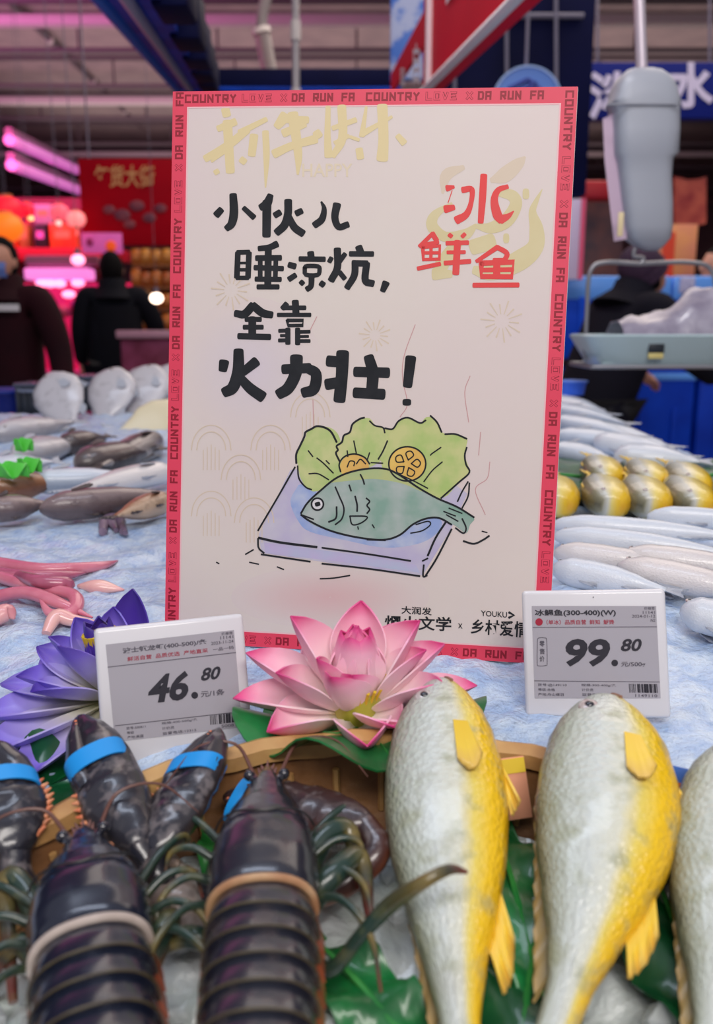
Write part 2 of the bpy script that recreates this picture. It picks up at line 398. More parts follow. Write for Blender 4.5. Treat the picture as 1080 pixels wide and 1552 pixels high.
# pink ceiling tubes
m_pinktube = M_('pink_tube', (255, 190, 240), .4, emit=(235, 110, 215), es=.55)
for (x0, y0, x1, y1, lab) in ((14, 212, 116, 258, 'upper of two pink fluorescent tubes left of the red banner'), (17, 250, 120, 289, 'lower and brighter pink fluorescent tube left of the red banner')):
    a, c = at(x0, y0, 9), at(x1, y1, 12.5); t = empty('tube_lamp', a, lab, 'lamp', 'pink tube lamps')
    MB().tube([(0, 0, 0), c-a], .055, 10).build('tube', m_pinktube, t)
    MB().tube([Vector((0, 0, .08)), c-a+Vector((0, 0, .08))], .045, 6).build('housing', M_('lamp_housing', (170, 120, 160), .5), t)
# lanterns hanging on the far left
m_lant = M_('lantern_red', (240, 30, 50), .5, emit=(255, 24, 50), es=.8); m_lantO = M_('lantern_orange', (255, 120, 40), .5, emit=(255, 110, 20), es=.9)
def lantern(px, py, Y, r, m, lab):
    t = empty('lantern', at(px, py, Y), lab, 'lantern', 'festive lanterns on the left')
    mb = MB()
    mb.loft([[Vector((rr*math.cos(a*PI/12)*(1+.02*(a % 2)), rr*math.sin(a*PI/12)*(1+.02*(a % 2)), zz)) for a in range(24)] for rr, zz in ((r*.45, r*.8), (r*.8, r*.6), (r, r*.2), (r, -.2*r), (r*.8, -.6*r), (r*.45, -.8*r))])
    mb.build('lantern_body', m, t)
    MB().lathe([(.4*r, .78*r), (.42*r, .95*r), (.1*r, 1.0*r)], 16).build('cap', m_gold, t)
    MB().lathe([(.1*r, -1.0*r), (.42*r, -.95*r), (.4*r, -.78*r)], 16).build('base_ring', m_gold, t)
    s = MB()
    for k in range(5): s.tube([(.03*r*(k-2), 0, -.95*r), (.06*r*(k-2), 0, -1.7*r)], .02*r, 5)
    s.build('tassel', m, t); MB().tube([(0, 0, r), (0, 0, 6-t.location.z)], .002, 5).build('cord', m_frame, t)
lantern(10, 318, 7.2, .12, m_lant, 'red lantern at the far left edge above the orange one')
lantern(9, 345, 6.9, .125, m_lantO, 'big orange lantern at the far left edge beside the worker in maroon')
lantern(40, 318, 7.8, .07, m_lant, 'small red lantern right of the orange one')
lantern(90, 322, 7.8, .08, M_('lantern_pink', (250, 120, 130), .5, emit=(255, 90, 110), es=.8), 'pale pink lantern between the small red lantern and the banner')
lantern(115, 332, 7.4, .075, M_('lantern_rose', (255, 150, 150), .5, emit=(255, 130, 130), es=1.0), 'rosy glowing lantern touching the banner edge')
# round bulbs
m_bulb = M_('bulb_glow', (255, 240, 225), .4, emit=(255, 225, 200), es=4.5); m_bulbp = M_('bulb_pink', (255, 190, 210), .4, emit=(255, 130, 170), es=3.0)
def bulb(px, py, Y, r, m, lab):
    t = empty('light_bulb', at(px, py, Y), lab, 'lamp', 'bare bulbs in the market')
    MB().ball((0, 0, 0), (r, r, r*.8)).build('bulb', m, t)
    MB().tube([(0, 0, r*.7), (0, 0, r*1.6)], r*.4, 8).build('socket', m_frame, t); MB().tube([(0, 0, r*1.5), (0, 0, 6-t.location.z)], .002, 5).build('cord', m_frame, t)
bulb(237, 452, 6.2, .045, m_bulb, 'bright warm white bulb between the dark coat and the board')
bulb(118, 394, 6.6, .05, m_bulbp, 'pink white bulb just left of the dark coated head')
bulb(89, 338, 7.0, .024, M_('bulb_rose', (255, 150, 150), .4, emit=(255, 150, 140), es=2.5), 'small rosy bulb below the pale pink lantern')
bulb(47, 331, 7.0, .022, M_('bulb_amber', (255, 190, 140), .4, emit=(255, 170, 110), es=2.5), 'small amber bulb beside the small red lantern')
# promotional boxes on a red gondola shelf
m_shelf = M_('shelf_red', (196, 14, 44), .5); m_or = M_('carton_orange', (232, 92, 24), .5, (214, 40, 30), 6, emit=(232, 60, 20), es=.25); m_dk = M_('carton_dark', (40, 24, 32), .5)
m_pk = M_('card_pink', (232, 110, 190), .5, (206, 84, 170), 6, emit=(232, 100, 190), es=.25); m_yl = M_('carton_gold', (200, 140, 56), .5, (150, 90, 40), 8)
h = empty('shelf_unit', at(70, 385, 9.0), 'red shelf unit with a red fascia behind the worker in maroon', 'shelf'); o0 = Vector(h.location)
p, q = at(-60, 383, 9.0), at(190, 392, 9.0); ztop = p.z+.03; MB().box((p+q)/2-o0, (q.x-p.x, .4, p.z-q.z+.06), .005).build('shelf_board', m_shelf, h)
p, q = at(-60, 300, 9.25), at(190, 560, 9.25); MB().box((p+q)/2-o0, (q.x-p.x, .04, p.z-q.z), .005).build('back_panel', M_('shelf_back', (120, 20, 50), .6), h)
for i, (x0, y0, x1, y1, m, lab) in enumerate(((2, 350, 26, 380, m_or, 'orange carton'), (30, 346, 46, 382, m_yl, 'slim golden carton'), (52, 344, 73, 380, m_dk, 'dark carton'),
        (76, 344, 116, 381, m_or, 'wide orange and red carton'), (52, 312, 80, 342, M_('carton_silver', (180, 150, 165), .4), 'silver carton'))):
    p, q = at(x0, y0, 8.88), at(x1, y1, 8.88); w = q.x-p.x; hh = p.z-q.z
    t = empty('carton', Vector(((p.x+q.x)/2, 8.93, ztop+(.002 if i < 4 else at(60, 344, 8.88).z-at(60, 380, 8.88).z+.004))), ['orange carton at the far left of the red shelf', 'slim golden carton beside the dark carton on the red shelf', 'black carton on the red shelf', 'wide orange red carton on the red shelf under the pink lantern', 'silver carton stacked on the black carton'][i], 'carton', 'cartons on the red shelf')
    MB().box((0, 0, hh/2), (w, .16, hh), .006).build('carton_body', m, t); MB().box((0, -.081, hh*.55), (w*.6, .004, hh*.3)).build('panel', m_gold if i != 2 else m_pk, t)
h = empty('promo_sign', at(155, 385, 7.5), 'pink promotional card with an orange spot below the red banner', 'card'); o0 = Vector(h.location)
p, q = at(123, 353, 7.5), at(186, 384, 7.5); MB().box((p+q)/2-o0, (q.x-p.x, .02, p.z-q.z), .004).build('card', m_pk, h)
MB().tube([(0, 0, 0), (0, 0, -o0.z)], .012, 8).build('stand', m_frame, h)
c = at(168, 373, 7.48)-o0; MB().ball(c, (.045, .008, .045)).build('spot', M_('orange_spot', (255, 96, 30), .5, emit=(255, 90, 20), es=.3), h)
c = at(136, 367, 7.48)-o0; MB().ball(c, (.03, .008, .035)).build('logo', M_('plum_spot', (170, 30, 110), .5), h)
# refrigerated meat counter with pink lamps
h = empty('meat_counter', Vector((at(90, 470, 8).x, 8, 0)), 'long meat counter glowing pink behind the two people on the left', 'counter'); o0 = Vector(h.location)
p, q = at(-80, 440, 8), at(190, 520, 8)
MB().box(Vector(((p.x+q.x)/2, 8.25, .42))-o0, (q.x-p.x, .8, .84), .02).build('base', M_('counter_pink', (190, 70, 130), .5), h)
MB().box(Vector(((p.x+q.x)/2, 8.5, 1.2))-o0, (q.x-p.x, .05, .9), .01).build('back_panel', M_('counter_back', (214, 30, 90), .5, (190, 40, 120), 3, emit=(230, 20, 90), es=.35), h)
a, c = at(42, 416, 7.9), at(140, 416, 7.9); MB().box((a+c)/2-o0, (c.x-a.x, .2, .1), .02).build('canopy_lamp', M_('canopy_glow', (255, 170, 235), .4, emit=(255, 130, 225), es=.8), h)
a, c = at(40, 403, 7.9), at(150, 388, 7.9); MB().box((a+c)/2-o0, (c.x-a.x, .1, .09), .02).build('canopy', M_('canopy_grey', (170, 110, 140), .5), h)
for k, (x, y) in enumerate(((64, 429), (76, 430), (90, 430), (118, 429), (104, 446))):
    MB().ball(at(x, y, 7.85)-o0, (.06, .03, .032)).build('spot_lamp', m_bulbp, h)
for k in range(11):
    x = -40+k*27
    MB().ball(at(x, 462+(k % 3)*5, 7.95)-o0, (.09, .1, .06)).build('meat_cut', M_('meat%d' % k, (220, 60+k*5, 110), .5, (180, 40, 150), 8), h)
# golden shelf right behind the board's left edge
h = empty('snack_shelf', Vector((at(235, 500, 7.5).x, 7.5, 0)), 'warm lit golden snack shelf next to the left edge of the board', 'shelf'); o0 = Vector(h.location)
p, q = at(200, 372, 7.5), at(310, 505, 7.5)
MB().box(Vector(((p.x+q.x)/2, 7.7, p.z/2))-o0, (q.x-p.x, .05, p.z), .005).build('back_panel', M_('shelf_brown', (120, 64, 34), .6), h)
for y in (404, 437, 470, 503):
    c = at(255, y, 7.5); MB().box(Vector(((p.x+q.x)/2, 7.58, c.z))-o0, (q.x-p.x, .24, .02), .003).build('shelf_board', M_('shelf_plank', (150, 92, 50), .5), h)
n = 0
for y in (403, 436, 469, 502):
    for x in (207, 222, 238, 254):
        c = at(x, y, 7.47); n += 1
        t = empty('snack_pack', c+Vector((0, 0, .012)), 'golden snack pack on the warm lit snack shelf, %s row, %s' % ({403: 'top', 436: 'second', 469: 'third', 502: 'lowest'}[y], {207: 'first from the dark coat', 222: 'second from the dark coat', 238: 'third from the dark coat', 254: 'fourth, by the board'}[x]), 'snack', 'snack packs on the golden shelf')
        w, hh = .07, random.uniform(.11, .14)
        g = [[(w/2*math.sin(PI*(j/4-.5)), -.03*math.cos(PI*(j/4-.5))*math.sin(PI*min(1, i/6*1.0)), hh*i/6) for j in range(5)] for i in range(7)]
        MB().sheet(g, .02).build('pouch', M_('pack%d' % n, random.choice(((222, 150, 60), (206, 116, 40), (230, 176, 90), (180, 90, 40))), .4, (150, 80, 30), 12), t)
        MB().box((0, -.033, hh*.5), (w*.55, .003, hh*.3)).build('pack_label', m_gold, t)
# low promotional table by the board
h = empty('promo_table', Vector((at(225, 540, 6).x, 6, 0)), 'pale topped maroon promotional table behind the black crates', 'table'); o0 = Vector(h.location)
p = at(190, 503, 6); q = at(300, 510, 6); MB().box(((p+q)/2-o0), (q.x-p.x, .5, .05), .01).build('table_top', M_('table_pale', (200, 150, 170), .4), h)
MB().box(Vector(((p.x+q.x)/2, 6, (p.z-.05)/2))-o0, (q.x-p.x-.04, .44, p.z-.05), .01).build('skirt', M_('table_maroon', (110, 22, 56), .6, (150, 60, 100), 6), h)

# ------------------------------------------------------------------ background right: blue tanks, red stand, orange poster
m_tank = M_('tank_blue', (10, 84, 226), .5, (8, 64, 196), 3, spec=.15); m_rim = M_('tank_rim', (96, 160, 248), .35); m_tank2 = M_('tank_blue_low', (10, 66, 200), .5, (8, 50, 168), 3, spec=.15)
def tank(px0, px1, py0, py1, Y, m, lab, label_px=None):
    p, q = at(px0, py0, Y), at(px1, py1, Y); ym = 484 if py0 < 500 else 600; p.x = at(px0, ym, Y).x; q.x = at(px1, ym, Y).x; w = q.x-p.x; hh = p.z-q.z
    if py1 > 800: hh = p.z; q.z = 0
    t = empty('fish_tank', Vector(((p.x+q.x)/2, Y+.3, q.z)), lab, 'tank', 'blue fish tanks on the right')
    mb = MB(); mb.box((0, 0, hh/2), (w-.02, .6, hh-.01), .025)
    for k in (-.3, 0, .3): mb.box((k*w, -.305, hh*.42), (.03, .02, hh*.7), .006)
    mb.build('tank_body', m, t)
    MB().box((0, 0, hh-.055), (w-.006, .62, .13 if m is m_tank else .05), .02).build('rim', m_rim, t)
    if label_px:
        a = at(label_px[0], label_px[1], Y-.015); MB().box(a-Vector(t.location), (.085, .006, .085), .003).build('notice', M_('notice_white', (206, 206, 236), .5, (150, 150, 200), 60), t)
    return t
tank(690, 845, 421, 546, 4.9, m_tank, 'upper blue fish tank hidden mostly behind the board')
tank(845, 1015, 421, 546, 4.9, m_tank, 'upper blue fish tank with pale rim behind the crouching shopper')
tank(1015, 1185, 421, 546, 4.9, m_tank, 'upper blue fish tank with a white notice at the right edge', (1041, 432))
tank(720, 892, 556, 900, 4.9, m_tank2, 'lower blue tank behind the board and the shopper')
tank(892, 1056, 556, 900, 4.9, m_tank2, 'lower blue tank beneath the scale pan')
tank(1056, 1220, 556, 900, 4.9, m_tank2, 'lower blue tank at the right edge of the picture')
h = empty('promo_poster', Vector((at(1000, 420, 6.4).x, 6.4, 0)), 'orange and maroon poster panel standing behind the tanks', 'poster'); o0 = Vector(h.location)
p, q = at(985, 340, 6.4), at(1050, 424, 6.4)
for x_ in (p.x+.03, q.x-.03): MB().tube([Vector((x_, 6.42, p.z))-o0, Vector((x_, 6.42, 0))-o0], .012, 8).build('leg', m_frame, h)
MB().box((p+q)/2-o0, (q.x-p.x, .03, p.z-q.z), .004).build('panel', M_('poster_peach', (240, 160, 104), .5, (228, 140, 120), 4), h)
p, q = at(1006, 352, 6.37), at(1018, 424, 6.37); MB().box((p+q)/2-o0, (q.x-p.x, .01, p.z-q.z)).build('stripe', M_('stripe_red', (232, 70, 40), .5), h)
h = empty('festive_figure_board', Vector((at(1035, 345, 6.8).x, 6.8, 0)), 'maroon festive cut-out board right of the scale body', 'board'); o0 = Vector(h.location)
g = [[at(1021+(x*46)+4*math.sin(x*9), 268+y*70+5*math.sin(x*PI), 6.8)-o0 for x in [k/8 for k in range(9)]] for y in [k/8 for k in range(9)]]
MB().tube([Vector((0, .03, at(1040, 300, 6.8).z)), (0, .03, 0)], .015, 8).build('stand', m_frame, h)
MB().sheet(g, .03).build('cut_out', M_('maroon_print', (150, 40, 44), .5, (196, 90, 70), 8), h)
h = empty('market_stall', Vector((at(905, 290, 7.2).x, 7.2, 0)), 'dark market stall with a red awning left of the scale body', 'stall'); o0 = Vector(h.location)
p, q = at(880, 276, 7), at(935, 304, 7); MB().box((p+q)/2-o0, (q.x-p.x, .2, p.z-q.z), .03).build('awning', M_('awning_red', (190, 24, 40), .5), h)
p, q = at(876, 305, 7.3), at(936, 420, 7.3); q.z = 0; MB().box((p+q)/2-o0, (q.x-p.x, .2, p.z-q.z), .02).build('stall_back', M_('stall_dark', (52, 40, 56), .6, (100, 60, 60), 5), h)
h = empty('notice_stand', Vector((at(860, 420, 4.6).x, 4.6, 0)), 'white notice stand with a pink edge just right of the board', 'stand'); o0 = Vector(h.location)
p, q = at(820, 302, 4.6), at(877, 424, 4.6)
MB().tube([Vector(((p.x+q.x)/2, 4.62, p.z))-o0, Vector(((p.x+q.x)/2, 4.62, 0))-o0], .015, 8).build('pole', m_frame, h)
MB().box((p+q)/2-o0, (q.x-p.x, .03, p.z-q.z), .004).build('panel', M_('panel_lilac', (214, 200, 232), .5), h)
MB().tube([Vector((q.x, 4.58, p.z))-o0, Vector((q.x, 4.58, q.z))-o0], .012, 6).build('edge', M_('pink_edge', (236, 90, 130), .5), h)

# ------------------------------------------------------------------ people
def skin_mesh(joints, edges, rads, sub=2):
    names = list(joints); me = bpy.data.meshes.new('sk'); me.from_pydata([joints[n] for n in names], [(names.index(a), names.index(b_)) for a, b_ in edges], [])
    o = bpy.data.objects.new('sk', me); COL.objects.link(o)
    md = o.modifiers.new('s', 'SKIN'); md.use_smooth_shade = True
    sv = me.skin_vertices[0].data
    for i, n in enumerate(names):
        r = rads[n]; sv[i].radius = r if hasattr(r, '__len__') else (r, r); sv[i].use_root = (i == 0)
    o.modifiers.new('u', 'SUBSURF').levels = sub
    dg = bpy.context.evaluated_depsgraph_get(); dg.update()
    m2 = bpy.data.meshes.new_from_object(o.evaluated_get(dg)); bpy.data.objects.remove(o)
    v = [p.co.copy() for p in m2.vertices]; f = [tuple(q.vertices) for q in m2.polygons]; bpy.data.meshes.remove(m2); return v, f
def remesh(mb, vox):
    me = bpy.data.meshes.new('r'); me.from_pydata([tuple(p) for p in mb.v], [], mb.f); o = bpy.data.objects.new('r', me); COL.objects.link(o)
    md = o.modifiers.new('r', 'REMESH'); md.mode = 'VOXEL'; md.voxel_size = vox
    sm = o.modifiers.new('s', 'SMOOTH'); sm.iterations = 3; sm.factor = .5
    dg = bpy.context.evaluated_depsgraph_get(); dg.update(); m2 = bpy.data.meshes.new_from_object(o.evaluated_get(dg)); bpy.data.objects.remove(o)
    r = MB(); r.add([p.co.copy() for p in m2.vertices], [tuple(q.vertices) for q in m2.polygons]); bpy.data.meshes.remove(m2); return r
m_skin = M_('skin', (206, 150, 128), .5, sss=.1)
def person(loc, face, label, jacket, trousers, lean=0, head_yaw=0, head_pitch=0, arms=None, hair=(9, 7, 9), hat=None, mask=None, height=1.7, bulk=1.0, strips=False, coat=.86):
    t = empty('person', loc, label, 'person', 'people in the market', rot=(0, 0, face))
    k = height/1.7; ln = Matrix.Rotation(-lean, 4, 'X')
    def up(p): return ln @ (Vector(p)-Vector((0, 0, .93))) + Vector((0, 0, .93))
    J = {'pelvis': (0, 0, .93), 'spine': up((0, 0, 1.13)), 'chest': up((0, .01, 1.33)), 'neck': up((0, .0, 1.47)), 'skull': up((0, .02, 1.56))}
    A = arms or {}
    for s, sd in ((1, 'r'), (-1, 'l')):
        d = A.get(sd, ((.06, -.02, -.28), (.0, .06, -.25)))
        sh = up((.19*s, 0, 1.42)); el = sh + Vector((d[0][0]*s, d[0][1], d[0][2])); wr = el + Vector((d[1][0]*s, d[1][1], d[1][2])); ha = wr + (wr-el).normalized()*.08
        J.update({'clav'+sd: up((.10*s, 0, 1.41)), 'sh'+sd: sh, 'el'+sd: el, 'wr'+sd: wr, 'ha'+sd: ha})
        J.update({'hip'+sd: (.095*s, 0, .88), 'kn'+sd: (.10*s, .015, .49), 'an'+sd: (.10*s, -.01, .08), 'toe'+sd: (.115*s, .13, .035)})
    rb = {'pelvis': (.15, .11), 'spine': (.13, .10), 'chest': (.155, .115), 'neck': .055, 'skull': .07}
    E = [('pelvis', 'spine'), ('spine', 'chest'), ('chest', 'neck'), ('neck', 'skull')]
    for sd in 'rl':
        rb.update({'clav'+sd: .07, 'sh'+sd: .062, 'el'+sd: .043, 'wr'+sd: .028, 'ha'+sd: (.038, .018), 'hip'+sd: .088, 'kn'+sd: .056, 'an'+sd: .042, 'toe'+sd: .032})
        E += [('chest', 'clav'+sd), ('clav'+sd, 'sh'+sd), ('sh'+sd, 'el'+sd), ('el'+sd, 'wr'+sd), ('wr'+sd, 'ha'+sd), ('pelvis', 'hip'+sd), ('hip'+sd, 'kn'+sd), ('kn'+sd, 'an'+sd), ('an'+sd, 'toe'+sd)]
    mb = MB(); mb.add(*skin_mesh(J, E, rb))
    HM = Matrix.Translation(up((0, .025, 1.60))) @ Matrix.Rotation(head_yaw, 4, 'Z') @ Matrix.Rotation(-head_pitch, 4, 'X')
    mb.ball((0, 0, 0), (.075, .095, .115), HM, 20, 14); mb.ball((0, .03, -.06), (.055, .06, .06), HM); mb.ball((0, .098, -.02), (.014, .022, .024), HM, 10, 8)
    mb.ball((0, .086, -.058), (.026, .014, .008), HM, 10, 8); mb.ball((0, .075, .022), (.05, .022, .014), HM, 10, 8)
    for s in (-1, 1):
        mb.ball((.077*s, -.005, -.01), (.012, .022, .034), HM, 10, 8); mb.ball((.03*s, .083, .002), (.014, .012, .009), HM, 10, 8)
    for s, sd in ((1, 'r'), (-1, 'l')):
        d = (J['ha'+sd]-J['wr'+sd]).normalized(); sx = d.cross(Vector((0, 1, .3))).normalized(); pr = d.cross(sx)
        for q, (off, ln_) in enumerate(((-.026, .062), (-.009, .072), (.009, .068), (.026, .052))):
            a = J['ha'+sd]+sx*off-d*.012; mb.tube([a, a+d*ln_*.5+pr*.006, a+d*ln_*.9+pr*.022], [.009, .0085, .007], 8)
        a = J['wr'+sd]+d*.025; mb.tube([a, a-sx*.04*s+d*.03, a-sx*.05*s+d*.065+pr*.01], [.012, .011, .008], 8)
    rm = remesh(mb, .0085).xf(Matrix.Scale(k, 4)); rm.build('body', m_skin, t, 80)
    # jacket, collar, trousers
    JJ = {n: J[n] for n in ('spine', 'pelvis', 'chest', 'neck')}; JJ['hem'] = Vector((0, 0, coat))
    rj = {'spine': (.175*bulk, .15*bulk), 'pelvis': (.185*bulk, .15*bulk), 'hem': (.19*bulk, .155*bulk), 'chest': (.185*bulk, .15*bulk), 'neck': .105}
    EJ = [('spine', 'pelvis'), ('pelvis', 'hem'), ('spine', 'chest'), ('chest', 'neck')]
    for sd in 'rl':
        for n, r in (('clav', .095), ('sh', .088), ('el', .066), ('wr', .05)): JJ[n+sd] = J[n+sd]; rj[n+sd] = r*min(bulk, 1.1)
        EJ += [('chest', 'clav'+sd), ('clav'+sd, 'sh'+sd), ('sh'+sd, 'el'+sd), ('el'+sd, 'wr'+sd)]
    jb = MB(); jb.add(*skin_mesh(JJ, EJ, rj)); jk = jb.xf(Matrix.Scale(k, 4)).build('jacket', jacket, t, 80)
    MB().lathe([(.165, -.075), (.13, -.03), (.10, .005), (.096, .05), (.084, .062), (.07, .055), (.064, -.02)], 24, (0, 0, 0), Matrix.Translation(up((0, 0, 1.47))) @ Matrix.Rotation(-lean, 4, 'X')).xf(Matrix.Scale(k, 4)).build('collar', jacket, jk, 60)
    TJ = {'pelvis': (0, 0, .95)}; rt = {'pelvis': (.165, .13)}; ET = []
    for sd in 'rl':
        for n, r in (('hip', .11), ('kn', .085), ('an', .075)): TJ[n+sd] = J[n+sd]; rt[n+sd] = r
        ET += [('pelvis', 'hip'+sd), ('hip'+sd, 'kn'+sd), ('kn'+sd, 'an'+sd)]
    tb = MB(); tb.add(*skin_mesh(TJ, ET, rt)); tb.xf(Matrix.Scale(k, 4)).build('trousers', trousers, t, 80)
    hb = MB()
    if hat:
        hb.lathe([(.088, -.02), (.101, -.005), (.103, .03), (.098, .06), (.08, .095), (.05, .118), (.018, .128)], 24, (0, -.008, .015)); hb.lathe([(.086, -.045), (.108, -.04), (.11, .005), (.09, .01)], 24, (0, -.008, .015))
        hb.xf(Matrix.Scale(k, 4) @ HM @ Matrix.Rotation(.25, 4, 'X')).build('beanie', hat, t, 60)
    hb = MB()
    rings = []
    for i in range(9):
        a = -.75 + i*(PI/2+.7)/8
        rings.append([Vector((.086*math.cos(a)*math.cos(q), .104*math.cos(a)*math.sin(q)-.012 - (.03 if math.sin(q) > .3 and a < .45 else 0)*1.6*max(0, math.sin(q)), .124*math.sin(a)+.004)) for q in [2*PI*j/28 for j in range(28)]])
    hb.loft(rings); hb.xf(Matrix.Scale(k, 4) @ HM).build('hair', M_('hair', hair, .85, spec=.15), t, 60)
    if mask:
        g = [[(.062*math.sin(u), .062*math.cos(u)+.036+.01*math.cos(v*3), -.045+.042*v) for u in [-1.2+2.4*j/10 for j in range(11)]] for v in [-1+2*i/6 for i in range(7)]]
        MB().sheet(g, .003).xf(Matrix.Scale(k, 4) @ HM).build('face_mask', mask, t, 60)
    if strips:
        for x0, x1, z in ((.03, .16, 1.34), (-.16, -.03, 1.34)):
            g = [[Vector((x0+(x1-x0)*i/6, 0, z+.034*q)) for q in (0, .5, 1)] for i in range(7)]
            g = [[up((p.x, .198-.9*p.x*p.x, p.z)) for p in r] for r in g]
            MB().sheet(g, .006).xf(Matrix.Scale(k, 4)).build('reflective_strip', M_('reflective', (214, 210, 214), .4), jk)
    return t
m_coatm = M_('maroon_coat', (40, 5, 16), .85, (32, 4, 14), 6, spec=.2); m_coatn = M_('navy_coat', (8, 10, 22), .85, (6, 8, 18), 6, spec=.2); m_coatb = M_('black_coat', (15, 14, 28), .85, (12, 11, 24), 6, spec=.2)
m_trb = M_('trousers_blue', (18, 40, 130), .7); m_trk = M_('trousers_black', (20, 20, 26), .8)
x = at(4, 400, 4.6).x
person((x, 4.6, 0), PI-.1, 'worker in a maroon jacket with white reflective strips and blue mask', m_coatm, m_trb, arms={'l': ((.10, .02, -.27), (.05, .08, -.25)), 'r': ((.1, 0, -.27), (.03, .1, -.24))}, mask=M_('mask_blue', (96, 120, 190), .7), height=1.66, bulk=1.12, strips=True)
x = at(168, 400, 6.6).x
person((x, 6.6, 0), .25, 'shopper seen from behind in a long black coat with one elbow bent', m_coatn, m_trk, arms={'r': ((.12, .03, -.25), (-.05, .22, -.02)), 'l': ((.05, -.02, -.27), (0, .1, -.23))}, height=1.76, bulk=1.25, coat=.55)
x = at(908, 400, 3.9).x
person((x, 3.9, 0), -1.15, 'shopper in a dark purple beanie and black coat leaning forward', m_coatb, m_trk, lean=.38, head_pitch=-.45, arms={'r': ((.05, .16, -.22), (0, .2, -.12)), 'l': ((.05, .14, -.22), (0, .2, -.12))}, hat=M_('beanie_plum', (60, 36, 62), .85, (48, 28, 54), 60, bump=.3), height=1.62, bulk=1.2, coat=.6)
x = at(1092, 400, 6.0).x
person((x, 6.0, 0), PI/2, 'shopper in a maroon coat cut off by the right edge', m_coatm, m_trk, height=1.74, bulk=1.1)
# ------------------------------------------------------------------ ice counter
m_counter = M_('counter_shell', (196, 200, 206), .4)
m_ice = M_('ice', (164, 190, 228), .34, (206, 222, 240), 60, bump=.9, bscale=210, coat=.4)
t = empty('display_counter', (-.6, 1.2, 0), 'white ice display counter holding the seafood', 'counter')
XR = .645
MB().box((-.38, -.1, .40), (3.2, 2.5, .80), .02).build('base', m_counter, t)
MB().box((XR+.6+.02, -.1, .80), (.04, 2.56, .22), .012).build('side_rim', m_counter, t)
MB().box((-.38, 1.17, .82), (3.2, .04, .28), .012).build('back_rim', m_counter, t)
nx, ny = 190, 230; v = []; f = []
for j in range(ny+1):
    q = j/ny; y = -.12 + 2.32*q**1.25
    for i in range(nx+1):
        x = -1.75 + (XR+1.75)*i/nx
        z = ice_z(x, y)
        if math.hypot(x-TC.x, y-TC.y) > BR+.02 or y > .6:
            z += .006*noise.noise((x*22, y*22, 0)) + .005*noise.noise((x*60, y*60, 3)) + .003*noise.noise((x*130, y*130, 5)) + .018*noise.noise((x*2.6, y*3.1, 7))*sstep(.75, 1.3, y)
        z -= .06*sstep(XR-.08, XR, x) + .05*sstep(2.02, 2.2, y)
        v.append((x, y, z))
for j in range(ny):
    for i in range(nx):
        a = j*(nx+1)+i; f.append((a, a+1, a+nx+2, a+nx+1))
ice = MB(); ice.add(v, f); ice = ice.build('ice_bed', m_ice, None, 80); tag(ice, 'bed of pale blue crushed ice spread over the counter', 'ice', kind='stuff')

# ------------------------------------------------------------------ printed board
PM = Matrix.Translation((-.00395, .63064, .97411)) @ Matrix.Rotation(R(-6.703), 4, 'Z') @ Matrix.Rotation(R(1.046), 4, 'Y') @ Matrix.Rotation(R(-7.439), 4, 'X')
PMI = PM.inverted(); PN = (PM.to_3x3() @ Vector((0, 1, 0))).normalized(); PO = PM.translation
poster = empty('poster_board', (0, 0, 0), 'tall printed board with pink border, brush lettering and fish drawing', 'board', M=PM)
PW, PH, BW = .30, .4226, .0117
def PL(layer):
    def fn(px, py=None):
        if py is None: px, py = px
        p = PMI @ hit(px, py, PO, PN); return Vector((p.x, -(.0001+(layer-.0001)*.45), p.z))
    return fn
m_paper = M_('printed_paper', (228, 217, 208), .5, (227, 211, 208), 5)
m_border = M_('border_pink', (238, 70, 98), .5, (230, 62, 90), 6); m_bline = M_('border_line', (246, 196, 200), .5)
m_bink = M_('border_ink', (150, 12, 40), .55); m_bink2 = M_('border_outline_ink', (158, 18, 50), .55)
m_ink = M_('black_ink', (34, 36, 40), .6, (44, 46, 50), 60, spec=.2); m_rink = M_('red_ink', (236, 52, 52), .5, (230, 70, 70), 20)
m_gink = M_('gold_ink', (230, 211, 160), .5); m_gink2 = M_('faint_gold_ink', (222, 204, 182), .5); m_drag = M_('gold_figure_ink', (218, 203, 154), .5, (222, 209, 164), 30)
m_pline = M_('rose_line_ink', (208, 160, 160), .5)
MB().box((0, .0032, PH/2), (PW, .006, PH), .0008).build('board_core', M_('board_core', (240, 236, 234), .5), poster)
mb = MB(); y = -.0001; mb.add([(-PW/2+.0005, y, .0005), (PW/2-.0005, y, .0005), (PW/2-.0005, y, PH-.0005), (-PW/2+.0005, y, PH-.0005)], [(0, 1, 2, 3)]); mb.build('printed_face', m_paper, poster, 0)
def frame_ring(d0, d1, layer):
    mb = MB(); o = [(-PW/2+d0, d0), (PW/2-d0, d0), (PW/2-d0, PH-d0), (-PW/2+d0, PH-d0)]; i_ = [(-PW/2+d1, d1), (PW/2-d1, d1), (PW/2-d1, PH-d1), (-PW/2+d1, PH-d1)]
    v = [(x, -layer, z) for x, z in o+i_]; return mb.add(v, [(k, (k+1) % 4, 4+(k+1) % 4, 4+k) for k in range(4)])
frame_ring(.0004, BW, .00022).build('border', m_border, poster, 0)
frame_ring(BW, BW+.0011, .00022).build('inner_line', m_bline, poster, 0)
